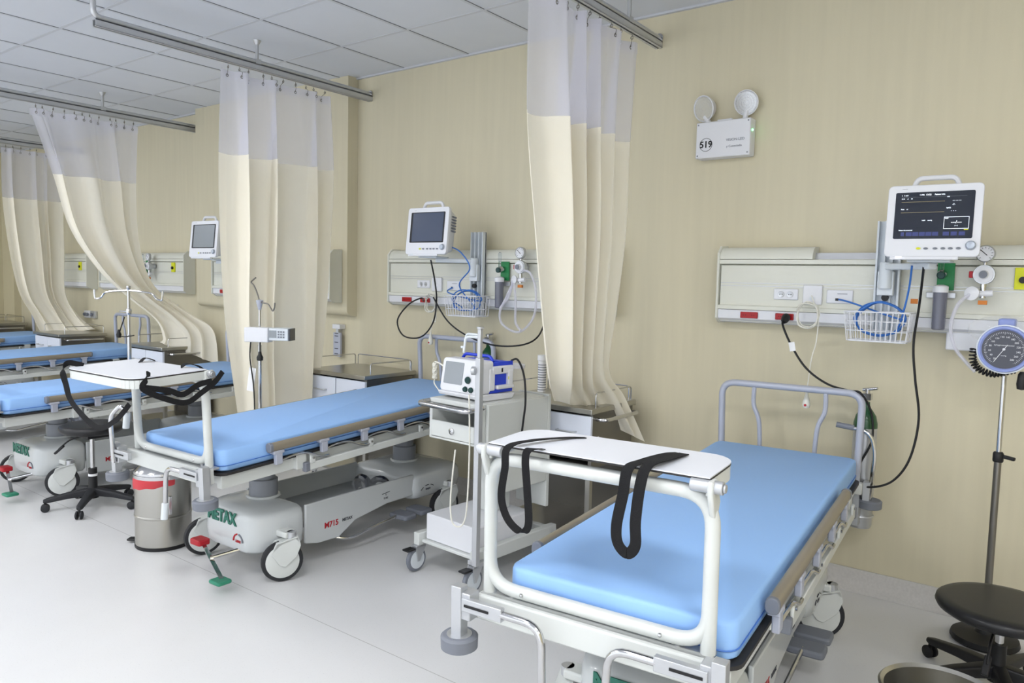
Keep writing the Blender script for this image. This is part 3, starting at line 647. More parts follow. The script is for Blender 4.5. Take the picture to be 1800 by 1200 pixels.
def bed(name_label, x, y, rz, zf, zh, fs=0, bs=(0, 0), hl=.27, fw=.30, tray=None, straps=None, handles=('down', 'down'), full=True, text_on=True, wrots=(0, 0, 0, 0)):
    t = empty('stretcher_bed', (x, y, 0), rz, name_label, 'hospital bed', 'blue mattress stretcher beds in the ward')
    L, A = 1.95, .325; th = .10
    zz = lambda v: zf+(zh-zf)*v/L
    til = math.atan2(zh-zf, L)
    T = Matrix.Translation((0, 0, zf)) @ Matrix.Rotation(til, 4, 'X')   # tilted deck frame, z=0 at mattress top
    def B(): b = MB(); b.x = T; return b
    # mattress
    m = B(); secs = []
    for zc, ins in ((-th, .010), (-th+.008, .001), (-th*.45, 0), (-.012, .001), (-.004, .004), (0, .012)):
        secs.append([(px, py+L/2, zc) for px, py in rrect(2*A-2*ins, L-2*ins, .045-ins*.5, 6)])
    # subdivide the top with a soft crown
    m.loft(secs[::1]); o = m.build('mattress', 'blue', t, smooth=50)
    if full:
        z = B(); z.tube([(px, py+L/2, -th*.72) for px, py in rrect(2*A+.002, L+.002, .045, 6)], .0022, 5, True); z.build('zip_seam', 'bluedark', o)
    # deck board
    d = B(); d.prism([(px, py+L/2) for px, py in rrect(2*A+.03, L+.03, .05)], -th-.012, -th-.001); d.build('deck_board', 'edge', t)
    f = B()
    for s in (-1, 1): f.box(s*.30-.018, s*.30+.018, .0, L, -th-.075, -th-.013)
    for v in (.03, .5, 1.0, 1.5, L-.03): f.box(-.30, .30, v-.02, v+.02, -th-.06, -th-.014)
    f.box(-.16, .16, .3, 1.7, -th-.105, -th-.058)
    f.build('deck_frame', 'paint', t, bevel=.004)
    # side rails folded down
    for s in (-1, 1):
        rr = B(); ru = s*.357; rz0 = -.030
        sec = lambda v: [(ru+px, v, rz0+pz) for px, pz in rrect(.034, .042, .014, 3)]
        rr.loft([sec(.23), sec(1.42)]); o = rr.build('side_rail', 'taupe', t)
        for v in (.222, 1.412):
            cc = B(); cc.loft([[(ru+px, v, rz0+pz) for px, pz in rrect(.038, .046, .016, 3)], [(ru+px, v+.018, rz0+pz) for px, pz in rrect(.038, .046, .016, 3)]])
            cc.build('rail_end_cap', 'rub', o, bevel=.003)
        for k in range(5):
            v = .27+k*.272
            q = B(); q.box(ru-.016, ru+.018, v-.03, v+.03, rz0-.034, rz0-.018); q.box(ru-.010+s*.004, ru+.012+s*.004, v-.018, v+.02, rz0-.085, rz0-.022)
            q.build('rail_bracket', 'lav', o, bevel=.004)
            if k < 4:
                w = B(); a0 = rz0-.072
                w.tube(spline([(ru+s*.006, v+.01, a0), (ru+s*.012, v+.08, a0+.012), (ru+s*.012, v+.16, a0+.006), (ru+s*.012, v+.25, a0-.03), (ru+s*.01, v+.30, a0-.035)], 5), .0058, 8)
                w.build('rail_link', 'chrome', o)
        lb = B(); lb.box(s*.352-.012, s*.352+.012, .44, 1.66, -.188, -.150); o2 = lb.build('lower_rail_bar', 'paint', t, bevel=.004)
        for v in (.425, 1.645): cp = B(); cp.box(s*.352-.015, s*.352+.015, v, v+.028, -.192, -.146); cp.build('bar_end_cap', 'rub', o2, bevel=.004)
        for v in (.47, .86, 1.25, 1.58):
            q = B(); q.box(s*.362-.006, s*.362+.006, v-.016, v+.016, -.155, -.112); q.build('rail_pivot', 'paint', o2, bevel=.004)
            q = B(); q.cyl((s*.369, v, -.128), (s*.374, v, -.128), .006, n=10); q.build('pivot_bolt', 'chrome', o2)
        for v in (.42, 1.66):
            q = B(); q.box(s*.32-.025, s*.32+.025, v-.03, v+.03, -.175, -.098); q.build('rail_hinge', 'paint', t, bevel=.004)
    def BF(): b = MB(); b.x = T @ Matrix.Translation((fs, 0, 0)); return b
    # foot beam, corner brackets, handles, bumpers
    fb = BF(); fb.box(-.335, .335, -.075, -.035, -.140, -.070); fb.build('foot_beam', 'paint', t, bevel=.005)
    pl = BF(); pl.box(-.33, .33, -.062, -.006, -.080, -.070); pl.build('foot_plate', 'alu', t, bevel=.002)
    hb = B(); hb.box(-.345, .345, L+.02, L+.06, -th-.075, -th-.022); hb.build('head_beam', 'paint', t, bevel=.005)
    for s, mode in zip((-1, 1), handles):
        q = BF(); q.box(s*.345-.022, s*.345+.022, -.118, -.072, -.132, -.055); q.build('corner_bracket', 'alu', t, bevel=.003)
        q = BF(); q.box(s*.368-.017, s*.368+.017, -.122, -.088, -.185, -.040); o = q.build('bumper_post', 'alu', t, bevel=.002)
        c = (s*.368, -.104, -.224)
        q = BF(); q.lathe([(.046, 0), (.052, .004), (.053, .036), (.046, .042)], c); q.build('bumper_tyre', 'rub', o)
        q = BF(); q.lathe([(.036, .043), (.036, .038)], c); q.cyl((c[0], c[1], c[2]+.04), (c[0], c[1], c[2]+.055), .012); q.build('bumper_hub', 'alu', o)
        q = BF(); q.box(min(s*.345, s*.215), max(s*.345, s*.215), -.128, -.108, -.102, -.065); o = q.build('handle_bracket', 'alu', t, bevel=.002)
        q = BF(); q.box(min(s*.335, s*.255), max(s*.335, s*.255), -.130, -.127, -.087, -.080); q.build('bracket_slot', 'black', o, smooth=0)
        if mode == 'down': pts = [(s*.22, -.118, -.083), (s*.095, -.118, -.083), (s*.085, -.125, -.083-hl)]
        else: pts = [(s*.345, -.13, -.13), (s*.35, -.13, .10), (s*.30, -.10, .15), (s*.27, -.09, .11)]
        q = BF(); q.tube(fillet(pts, .055), .0105, 12); o = q.build('push_handle', 'chrome', t)
        e = pts[-1]
        q = BF(); q.cyl((e[0], e[1], e[2]+.005), (e[0]+.0, e[1]-.01, e[2]-.07), .015); q.build('handle_grip', 'blackrub' if mode == 'down' and hl > .2 else 'palegrey', o, bevel=.003)
        # head end bumpers
        q = B(); q.box(s*.36-.015, s*.36+.015, L+.05, L+.10, -th-.11, -th-.02); o = q.build('bumper_post', 'alu', t, bevel=.002)
        q = B(); q.lathe([(.046, 0), (.052, .004), (.053, .034), (.046, .04)], (s*.375, L+.085, -th-.145)); q.build('bumper_tyre', 'rub', o)
    # foot frame: rounded tube loop on two posts
    H = .318
    q = BF(); q.tube(fillet([(-fw, -.03, H), (fw, -.03, H), (fw, -.03, -.052), (-fw, -.03, -.052)], .085, 8, True), .0185, 14, True); ff = q.build('foot_frame', 'paint', t)
    for s in (-1, 1): q = BF(); q.cyl((s*fw, -.03, -.070), (s*fw, -.03, .05), .0188, n=14); q.build('frame_post', 'paint', t)
    for s in (-1, 1):
        q = BF(); q.cyl((s*.24, -.03, -.075), (s*.24, -.03, -.05), .009); q.build('frame_stud', 'chrome', t)
        q = BF(); q.sphere((s*.2, -.049, -.05), .006, 8); q.build('frame_bolt', 'chrome', ff)
    if tray:
        side, depth = tray; sg = 1 if side == 'in' else -1; hz = H+.028
        for s in (-1, 1):
            q = BF(); hy = -.03-.02*sg
            q.prism([(-.03, H-.07), (-.005, H-.02), (hy+.02, hz+.012), (hy-.022, hz+.012), (hy-.022, hz-.02), (-.055, H-.04)], s*(fw+.002)-.007, s*(fw+.002)+.007, 'x')
            q.build('tray_bracket', 'paint', t, bevel=.004)
            q = BF(); q.cyl((s*(fw+.028), hy, hz-.004), (s*(fw-.05), hy, hz-.004), .016); q.cyl((s*(fw+.028), hy, hz-.004), (s*(fw+.034), hy, hz-.004), .011); q.build('tray_hinge', 'alu', t, bevel=.002)
        # tray with two rounded outer corners
        y0 = -.03-.022*sg if side == 'in' else -.02; y1 = y0+sg*depth; w = fw-.005 if side == 'in' else fw
        rr = .075
        poly = [(-w, y0), (w, y0)]
        for k in range(7): a = R(90*k/6); poly.append((w-rr+rr*math.cos(a), y1-sg*rr+sg*rr*math.sin(a)))
        for k in range(7): a = R(90+90*k/6); poly.append((-w+rr+rr*math.cos(a), y1-sg*rr+sg*rr*math.sin(a)))
        if sg < 0: poly = poly[::-1]
        tb = BF(); tb.prism(poly, hz+.014, hz+.017); tt = tb.build('tray_top', 'tray', t, smooth=40)
        tb = BF(); tb.prism(poly, hz+.009, hz+.0138); tb.build('tray_edge', 'edge', tt, smooth=40)
        # apron under the tray
        ap = [Vector((px*.985, y0+(py-y0)*.985, 0)) for px, py in poly]
        q = BF()
        n = len(ap)
        for i in range(n):
            a, b = ap[i], ap[(i+1) % n]
            if (a-b).length > .2 and abs(a.y-y0) < .01 and abs(b.y-y0) < .01: continue
            q.bar(a+Vector((0, 0, hz-.010)), b+Vector((0, 0, hz-.010)), .008, .036)
        q.build('tray_apron', 'paint', tt, bevel=.001)
        for sp in (straps or []):
            q = BF(); ribbon(q, [(a[0], a[1], a[2]+hz+.017) for a in sp['p']], sp.get('w', .030), sp.get('n', (0, 0, 1)), sp.get('tw')); q.build('strap', 'strap', t, smooth=60)
    # headboard
    q = B(); q.tube(fillet([(-.315, L+.05, -.16), (-.325, L+.05, .29), (.325, L+.05, .29), (.315, L+.05, -.16)], .07, 8), .0165, 12); hbd = q.build('headboard', 'lav', t)
    for s in (-1, 1):
        q = B(); q.tube(spline([(s*.165, L+.05, .285), (s*.165, L+.05, .19), (s*.135, L+.05, .10), (s*.125, L+.05, -.10)], 8), .011, 10); q.build('headboard_bar', 'lav', hbd)
    def MS(): b = MB(); b.x = Matrix.Translation((bs[0], bs[1], 0)); return b
    # columns and base
    zb = .340
    for v in (.45, 1.50):
        zt_ = zz(v)-th-.05
        q = MS(); q.cyl((0, v, zb-.02), (0, v, zb+.10), .072, n=28); q.cyl((0, v, zb+.09), (0, v, zt_), .058, n=28); o = q.build('lift_column', 'colgrey', t, bevel=.004)
        q = MS(); q.torus((0, v, zb+.008), .078, .01, (0, 0, 1), 28, 6); q.build('column_collar', 'basegrey', o)
    def sec(v, w, z0, z1, r=.04): return [(px, v, pz) for px, pz in rrect(w, z1-z0, min(r, (z1-z0)*.45), 5, 0, (z0+z1)/2)]
    def plan(cx, cy, k, poly): return [(cx+(px-cx)*k, cy+(py-cy)*k) for px, py in poly]
    def pod(poly, levels, cx, cy):
        base = [(p.x, p.y) for p in fillet([(a, b, 0) for a, b in poly], .06, 6, True)]
        return [[(px, py, z) for px, py in plan(cx, cy, k, base)] for z, k in levels]
    q = MS(); q.loft(pod([(-.19, .23), (.19, .23), (.25, .34), (.25, .53), (-.25, .53), (-.25, .34)], [(.13, .92), (.145, .98), (.20, 1.0), (.285, .99), (.31, .96), (.325, .88), (.342, .6), (.346, .3)], 0, .40))
    fp = q.build('foot_pod', 'basegrey', t, smooth=50)
    q = MS(); q.loft(pod([(-.24, 1.78), (-.275, 1.66), (-.275, 1.30), (.275, 1.30), (.275, 1.66), (.24, 1.78)], [(.17, .90), (.185, .97), (.24, 1.0), (.29, .98), (.315, .92), (.335, .7), (.345, .4)], 0, 1.53))
    q.build('head_pod', 'basegrey', t, smooth=50)
    # trough between the pods: floor plus two walls
    W2 = .24
    side = [(.52, .325), (.52, .125), (.60, .105), (.74, .10), (.86, .165), (1.10, .20), (1.32, .20), (1.32, .325)]
    for s in (-1, 1):
        q = MS(); q.prism([(v, z) for v, z in side], s*W2-.009, s*W2+.009, 'x'); sk = q.build('side_skirt', 'basegrey', t, bevel=.005)
        if s > 0:
            if text_on:
                text('model_mark', 'M715', .042, 'red', sk, (bs[0]+W2+.0095, bs[1]+.69, .185), (R(90), 0, R(90)), 'CENTER', bold=.0012)
                text('maker_mark', 'METAX', .022, 'print', sk, (bs[0]+W2+.0095, bs[1]+.80, .187), (R(90), 0, R(90)), 'CENTER', bold=.0006)
                a = MS()
                for c0, r0 in ((1.42, .07),):
                    for k in range(3):
                        pts = [(.276, c0+r0*math.sin(R(b)), .20+r0*.7*math.cos(R(b))) for b in range(-60+40*k, -30+40*k, 6)]
                        a.tube(pts, .0022, 5)
                a.tube([(W2+.0095, 1.06, .262), (W2+.0095, 1.12, .268)], .002, 5); a.tube([(W2+.0095, 1.09, .25), (W2+.0095, 1.09, .26)], .002, 5)
                a.build('guide_arcs', 'print', sk)
                text('guide_print', 'SUBE', .016, 'print', sk, (bs[0]+W2+.0095, bs[1]+1.09, .235), (R(90), 0, R(90)), 'CENTER')
                text('guide_print', 'BAJAR', .016, 'print', sk, (bs[0]+.2765, bs[1]+1.42, .225), (R(90), 0, R(90)), 'CENTER')
    q = MS(); q.box(-W2+.01, W2-.01, .53, 1.31, .20, .215); q.build('trough_floor', 'troughgrey', t, bevel=.002)
    if text_on:
        text('maker_logo', 'METAX', .084, 'logogreen', fp, (bs[0]-.035, bs[1]+.2285, .283), (R(90), 0, 0), 'CENTER', bold=.0035, ext=.0025, xs=.86)
        a = MS(); a.tube([(.10+.036*math.cos(R(b)), 0+.2285, .182+.036*math.sin(R(b))) for b in range(100, 181, 10)], .0045, 6); a.build('brake_arc', 'red', fp)
        a = MS(); a.tube([(.10+.036*math.cos(R(b)), 0+.2285, .182+.036*math.sin(R(b))) for b in range(0, 90, 10)], .0045, 6); a.build('steer_arc', 'rub', fp)
        text('brake_print', 'LIBRE', .017, 'red', fp, (bs[0]+.10, bs[1]+.2285, .182), (R(90), 0, 0), 'CENTER', bold=.0005)
    # casters
    for (u, v, k) in ((.315, .38, 0), (-.30, .35, 1), (.30, 1.60, 2), (-.27, 1.60, 3)):
        wheel(t, u+bs[0], v+bs[1], wrots[k])
        q = MS(); q.bar((math.copysign(.18, u), v, .225), (u, v, .225), .07, .03); q.build('caster_arm', 'paint', t, bevel=.006)
    # brake pedal bar with red and green pedals
    q = MS(); q.tube(fillet([(.10, .26, .14), (.02, .13, .11)], .02), .010, 10); q.bar((-.10, .17, .14), (.18, .085, .06), .02, .006); pb = q.build('brake_bar', 'chrome', t)
    q = MS(); q.prism([(px, py) for px, py in rrect(.085, .065, .012, 3, -.13, .17)], .135, .165); q.build('red_pedal', 'red', pb, bevel=.006)
    q = MS(); q.prism([(px, py) for px, py in rrect(.085, .075, .012, 3, .185, .075)], .045, .062); q.build('green_pedal', 'green', pb, bevel=.006)
    for s in (-1, 1):
        q = MS(); q.tube(fillet([(s*.20, .72, .10), (s*.26, .80, .075), (s*.27, 1.02, .11), (s*.27, 1.18, .12)], .08), .009, 8); q.build('pedal_tube', 'chrome', t)
        for v in (1.20, 1.335):
            q = MS(); q.prism(rrect(.14, .10, .02, 4, s*.28, v), .10, .128); q.build('lift_pedal', 'rub', t, bevel=.008)
    # link arm and gas strut under the deck
    q = B(); q.bar((.18, .62, -.25), (.18, .85, -.13), .012, .035); q.bar((.18, .62, -.25), (.18, .56, -.13), .012, .03); q.box(.17, .30, .80, .98, -.17, -.12); q.build('link_arm', 'paint', t, bevel=.003)
    return t
def ribbon(mb, pts, w, nrm=(0, 0, 1), tw=None):
    P = spline(pts, 8); N = len(P); vs = []
    side0 = Vector(nrm)
    for i, p in enumerate(P):
        t = (P[min(i+1, N-1)]-P[max(i-1, 0)]).normalized()
        s = side0 - t*side0.dot(t); s = s.normalized() if s.length > 1e-4 else orth(t)[0]
        if tw: s = Matrix.Rotation(tw*math.sin(i/N*9), 3, t) @ s
        n = t.cross(s)
        for a, b in ((-1, -1), (1, -1), (1, 1), (-1, 1)): vs.append(p+s*a*w/2+n*b*.0011)
    fs = []
    for i in range(N-1):
        for k in range(4):
            l = (k+1) % 4; fs.append((4*i+k, 4*i+l, 4*i+4+l, 4*i+4+k))
    fs += [(3, 2, 1, 0), tuple(4*(N-1)+k for k in range(4))]
    mb.add(vs, fs)
ST1 = [
 dict(p=[(-.115, .15, .001), (-.15, .11, .004), (-.20, -.0, .010), (-.225, -.085, .004), (-.225, -.10, -.05), (-.235, -.10, -.13), (-.215, -.10, -.185), (-.175, -.10, -.212), (-.15, -.10, -.19), (-.155, -.10, -.10), (-.165, -.095, -.02), (-.16, -.085, .006), (-.14, -.045, .003)], n=(1, .4, 0), w=.020),
 dict(p=[(.17, .13, .001), (.155, .08, .006), (.135, -.02, .008), (.12, -.085, .0), (.115, -.10, -.06), (.10, -.10, -.14), (.105, -.10, -.185), (.13, -.10, -.205), (.150, -.10, -.18), (.148, -.098, -.12), (.155, -.09, -.03), (.16, -.06, .008), (.175, .02, .010), (.185, .125, .003)], n=(1, 0, 0), w=.028)]
ST2 = [
 dict(p=[(.27, -.26, .002), (.30, -.29, .015), (.335, -.31, .0), (.34, -.33, -.035), (.34, -.24, -.09), (.34, -.15, -.12), (.34, -.08, -.09), (.35, -.02, -.05), (.35, .02, -.01)], n=(0, 0, 1), w=.024),
 dict(p=[(.34, -.33, -.03), (.335, -.22, -.06), (.335, -.16, -.085), (.335, -.09, -.055), (.345, -.03, -.045)], n=(0, 0, 1), w=.024),
 dict(p=[(-.25, -.28, .002), (-.28, -.33, .018), (-.27, -.36, -.01), (-.25, -.36, -.07), (-.20, -.36, -.15), (-.02, -.35, -.235), (.08, -.32, -.20), (.13, -.28, -.13)], n=(0, .3, 1), w=.024),
 dict(p=[(-.14, .0-.08, .003), (-.15, -.05, .018), (-.12, -.02, .004)], n=(1, 0, 0), w=.024),
 dict(p=[(.16, -.06, .003), (.18, -.04, .016), (.22, -.01, .004), (.25, .01, -.03)], n=(1, 0, 0), w=.024)]
bed('nearest blue stretcher bed with a white tray folded over its foot and hanging black straps', -.927, 1.683, .082, .677, .716, fs=-.045, fw=.315, tray=('in', .235), straps=ST1, wrots=(.4, .2, -1.25, .3))
bed('second nearest blue stretcher bed, white tray folded outwards above the steel bin', -3.289, 1.814, .03, .71, .80, bs=(-.015, .02), hl=.17, fs=-.012, fw=.292, tray=('out', .33), straps=ST2, handles=('up', 'down'), wrots=(-.5, -.35, -.3, .3))
bed('blue stretcher bed behind the black stool, third from the right', -5.555, 1.75, .035, .686, .735, wrots=(-.5, -.35, -.3, .3))
bed('blue stretcher bed fourth from the right, behind the pole with two hooks', -7.60, 1.74, .03, .715, .765, wrots=(.2, .1, .3, .3))
bed('farthest blue stretcher bed at the left edge', -9.62, 1.72, .03, .715, .765, wrots=(.2, .1, .3, .3))

# dark cuffs in a clear bag lying in the trough of bed 2
t = empty('restraint_cuffs', (-3.30, 2.95, .216), .3, 'dark blue cuffs in a clear plastic bag on the base of the second bed', 'cuffs')
MB().torus((0, 0, .05), .05, .022, (.3, 1, .2), 20, 8).build('cuff', 'screen', t); MB().torus((.10, .02, .05), .048, .02, (-.3, 1, .1), 20, 8).build('cuff', 'screen', t)
MB().sphere((.05, .01, .055), .13, 16, 1, .6, .45).build('plastic_bag', 'bagclear', t)

# ================================================================ BEDSIDE CABINETS
def cabinet(x, y, label, rz=0, handle=True, items=None):
    """origin front right floor corner; front faces -Y"""
    t = empty('bedside_cabinet', (x, y, 0), rz, label, 'bedside cabinet', 'steel bedside cabinets with white drawers')
    Wd, D, H = .64, .48, .815
    x0 = -Wd
    MB().box(x0, 0, -.01, D, H-.018, H+.012).build('top', 'steel', t, bevel=.004)
    b = MB(); b.box(-.035, -.012, .02, D-.02, .50, H-.019); b.box(x0+.012, x0+.035, .02, D-.02, .50, H-.019); b.box(x0+.035, -.035, D-.03, D-.02, .12, H-.019); b.box(x0+.035, -.035, .02, D-.03, .50, .52); b.build('upper_box', 'darksteel_and_reflection', t, bevel=.002)  # dark tone puts the reflected dark room into the steel colour
    for k in range(2):
        a = x0+.03+k*.305
        o = MB().box(a, a+.295, .0, .02, .56, H-.03).build('drawer', 'lamwhite', t, bevel=.003)
        MB().tube(fillet([(a+.09, 0, .695), (a+.09, -.028, .695), (a+.205, -.028, .695), (a+.205, 0, .695)], .012), .005, 8).build('drawer_handle', 'alu', o)
    for u in (-.03, x0+.03):
        for v in (.03, D-.03): MB().box(u-.014, u+.014, v-.014, v+.014, .09, .51).build('leg', 'steel', t, smooth=0)
    MB().box(x0+.02, -.02, .02, D-.02, .12, .135).build('lower_shelf', 'steel', t, bevel=.002)
    g = MB(); zt = H+.013
    g.tube(fillet([(x0+.02, .10, zt), (x0+.02, .10, zt+.075), (x0+.02, D-.03, zt+.075), (x0+.02, D-.03, zt)], .02), .004, 6)
    g.tube(fillet([(x0+.04, D-.02, zt), (x0+.04, D-.02, zt+.075), (-.04, D-.02, zt+.075), (-.04, D-.02, zt)], .02), .004, 6)
    g.tube(fillet([(-.02, D-.03, zt), (-.02, D-.03, zt+.075), (-.02, .06, zt+.075), (-.02, .06, zt)], .02), .004, 6)
    g.build('guard_rail', 'chrome', t)
    if handle: MB().tube(fillet([(-.01, .06, H-.05), (.045, .06, H-.05), (.045, D-.06, H-.05), (-.01, D-.06, H-.05)], .04), .011, 10).build('push_handle', 'chrome', t)
    MB().box(-.0115, -.0105, .05, .09, .64, .67).build('asset_label', 'paper', t, smooth=0)
    for u in (-.04, x0+.04):
        for v in (.05, D-.05):
            MB().lathe([(.03, -.01), (.034, 0), (.03, .01)], (u, v, .035), (1, 0, 0)).build('caster', 'blackrub', t)
            MB().box(u-.014, u+.014, v-.012, v+.012, .05, .092).build('caster_fork', 'alu', t, bevel=.002)
    return t
cabinet(-1.995, 3.36, 'steel bedside cabinet with push handle, right of the defibrillator cart')
cabinet(-3.80, 3.41, 'steel bedside cabinet with two white drawers left of the second bed, beneath the wall riser', handle=False)
cabinet(-6.46, 3.42, 'steel bedside cabinet under the hem of the swept curtain, left of the third bed')
cabinet(-8.42, 3.36, 'steel bedside cabinet under the leftmost curtain')
cabinet(-10.55, 3.36, 'dark looking steel cabinet in the far left corner')

# ================================================================ DEFIBRILLATOR CART
t = empty('defibrillator_cart', (-2.415, 2.68, 0), R(-4), 'white wheeled cart with drawer carrying the defibrillator beside the second bed', 'cart')
CW, CD = .17, .60
m = MB(); m.box(-CW-.05, -CW-.01, -.0, .62, .135, .20); m.box(CW+.01, CW+.05, 0, .62, .135, .20); m.box(-CW-.05, CW+.05, .56, .60, .135, .19); m.build('base_frame', 'paint', t, bevel=.004)
MB().box(-CW-.01, CW+.01, .02, .50, .15, .165).build('base_shelf', 'paint', t, bevel=.003)
MB().box(-CW+.0, CW+.008, .04, .46, .166, .30).build('battery_box', 'white', t, bevel=.006)
MB().box(-.06, .06, .28, .42, .30, .66).build('column', 'paint', t, bevel=.005)
MB().box(-CW, CW, .05, .55, .870, .895).build('top_tray', 'paint', t, bevel=.006)
m = MB(); m.box(-CW, -CW+.02, .05, .55, .69, .870); m.box(CW-.02, CW, .05, .55, .67, .870); m.box(-CW+.02, CW-.02, .53, .55, .69, .870); m.box(-CW+.02, CW-.02, .05, .53, .69, .702); m.build('bin_case', 'paint', t, bevel=.004)
o = MB().box(-CW+.021, CW-.021, .045, .06, .705, .785).build('drawer', 'paint', t, bevel=.003)
MB().lathe([(.016, 0), (.016, .008), (.008, .012)], (.0, .045, .745), (0, -1, 0)).build('drawer_lock', 'chrome', o)
MB().tube(fillet([(-CW+.01, .08, .88), (-CW-.03, -.01, .87), (CW+.0, -.03, .87), (CW+.01, .07, .88)], .07), .0125, 12).build('push_handle', 'chrome', t)
MB().box(CW+.001, CW+.02, .10, .56, .44, .89).build('side_panel', 'paint', t, bevel=.004)
MB().box(-.02, CW+.02, .56, .585, .30, .90).build('rear_panel', 'paint', t, bevel=.004)
for u in (-CW-.03, CW+.03):
    for v in (.03, .57):
        w = MB(); w.lathe([(.048, -.012), (.058, -.010), (.0625, -.003), (.0625, .003), (.058, .010), (.048, .012)], (u, v-.03, .0625), (1, 0, 0)); o = w.build('caster_tyre', 'rub', t)
        MB().lathe([(.01, -.014), (.046, -.013), (.046, .013), (.01, .014)], (u, v-.03, .0625), (1, 0, 0)).build('wheel_disc', 'palegrey', o)
        f = MB(); f.prism([(v-.035, .055), (v-.02, .055), (v+.02, .125), (v+.02, .138), (v-.04, .138), (v-.045, .115)], u-.02, u-.016, 'x'); f.prism([(v-.035, .055), (v-.02, .055), (v+.02, .125), (v+.02, .138), (v-.04, .138), (v-.045, .115)], u+.016, u+.02, 'x'); f.box(u-.02, u+.02, v-.045, v+.02, .125, .1345); f.build('caster_fork', 'alu', t, bevel=.001)
        MB().box(u-.022, u+.022, v-.105, v-.05, .118, .128).build('brake_lever', 'black', t, bevel=.004)
m = MB(); m.tube(spline([(.03, .04, .66), (.045, .0, .45), (.06, -.01, .34), (.10, -.02, .31), (.15, -.02, .33), (.165, -.01, .42), (.165, -.0, .7), (.165, -.01, .95)], 8), .004, 8); m.build('white_cord', 'ivory', t)

# IV pole of the cart
t = empty('drip_pole', (-2.18, 2.645, 0), 0, 'square steel drip pole with hooks clamped to the front of the defibrillator cart', 'drip pole')
MB().box(-.014, .014, -.014, .014, .15, 1.13).build('outer_pole', 'alu', t, bevel=.002)
MB().box(-.009, .009, -.009, .009, 1.13, 1.265).build('inner_pole', 'alu', t, bevel=.002)
MB().box(-.06, .012, .012, .10, .14, .16).build('clamp_foot', 'alu', t, bevel=.002)
MB().lathe([(.0, 0), (.018, .0), (.018, .008), (.0, .01)], (0, 0, 1.265)).build('pole_cap', 'alu', t)
h = MB(); h.tube(fillet([(0, 0, 1.235), (-.10, .02, 1.235), (-.11, .02, 1.17), (-.13, .02, 1.17)], .02), .006, 8); h.tube(fillet([(0, 0, 1.225), (-.07, -.02, 1.225), (-.08, -.02, 1.15)], .02), .006, 8); h.build('hook', 'palegrey', t)
MB().lathe([(.012, 0), (.02, .005), (.02, .02), (.008, .025)], (-.012, -.01, 1.07), (-1, -.4, 0)).build('clamp_knob', 'alu', t)

# defibrillator
t = empty('defibrillator', (-2.425, 2.78, .896), R(-6), 'white and blue defibrillator with grey screen and paddles on the wheeled cart', 'defibrillator')
def lean(y, z): return y+.16*z
m = MB(); m.loft([[(px, lean(0, pz)+.0, pz) for px, pz in rrect(.29, .165, .02, 4, 0, .115)], [(px, lean(.07, pz), pz) for px, pz in rrect(.29, .165, .02, 4, 0, .115)]]); m.build('front_housing', 'white', t, bevel=.004)
m = MB(); m.prism([(.0, .012), (.05, .0), (.24, .0), (.26, .03), (.05, .035), (-.01, .032)], -.145, .145, 'x'); m.build('foot_base', 'white', t, bevel=.006)
MB().loft([[(px, .1+py*0+.07, pz) for px, py, pz in [(a, 0, b) for a, b in rrect(.265, .15, .025, 4, 0, .115)]], [(a, .25, b) for a, b in rrect(.255, .14, .025, 4, 0, .115)]]).build('rear_housing', 'defibblue', t, bevel=.004)
MB().loft([[(px, lean(-.0018, pz), pz) for px, pz in rrect(.135, .11, .006, 3, -.055, .125)], [(px, lean(.003, pz), pz) for px, pz in rrect(.135, .11, .006, 3, -.055, .125)]]).build('screen', 'screengrey_and_reflection', t)
for (px, pz, r) in ((.055, .10, .018), (.045, .055, .014), (.085, .055, .014)):
    MB().lathe([(r, 0), (r, .006), (r*.8, .012), (0, .013)], (px, lean(-.001, pz), pz), (0, -1, -.15)).build('control_knob', 'teal', t)
for k in range(6): MB().box(.105, .125, lean(-.002, .06+k*.022), lean(.002, .06+k*.022), .055+k*.022, .065+k*.022).build('key', 'palegrey', t, bevel=.001)
MB().tube(fillet([(-.10, .12, .19), (-.08, .12, .215), (.10, .12, .215), (.12, .12, .19)], .02), .008, 8).build('carry_handle', 'defibblue', t)
# paddle on the right side
pd = MB(); pd.box(.129, .150, .09, .24, .13, .17); pd.box(.130, .156, .12, .24, .055, .075); pd.box(.130, .152, .20, .235, .06, .15); pd.box(.129, .148, .07, .11, .05, .16)
o = pd.build('paddle', 'white', t, bevel=.006)
MB().box(.1495, .152, .15, .16, .14, .16).build('paddle_switch', 'black', o); MB().box(.149, .151, .20, .23, .10, .115).build('warning_mark', 'yellow', o)
MB().box(.128, .134, .085, .25, .035, .19).build('paddle_well', 'defibblue', t, bevel=.01)
m = MB(); pts = []
for k in range(60): a = k*1.5; pts.append((-.20+.012*math.cos(a), .02+.012*math.sin(a), .165-.0014*k))
m.tube(pts, .003, 5); m.tube(spline([(-.145, .03, .15), (-.17, .02, .165), (-.20, .02, .168)], 4), .004, 6); m.tube(spline([(-.20, .02, .08), (-.18, .0, .06), (-.145, .0, .03)], 4), .003, 6); m.build('coiled_lead', 'ivory', t)
cable('power_cord', [(-2.31, 3.06, 1.08), (-2.24, 3.02, 1.09), (-2.17, 2.98, 1.02), (-2.15, 2.97, .90), (-2.16, 2.97, .80), (-2.17, 2.97, .72)], .0055, 'black', 'short black cord with plug hanging down the side of the defibrillator cart')
p = MB().lathe([(.006, .03), (.012, .015), (.02, 0), (.019, -.02), (.01, -.024)], (0, 0, 0)).build('power_plug', 'black', None); p.location = (-2.17, 2.97, .71); tag(p, 'black plug dangling beside the defibrillator cart', 'plug')
t = empty('suction_jar', (-2.345, 3.12, .896), 0, 'round clear white rimmed jar behind the defibrillator on the cart', 'jar')
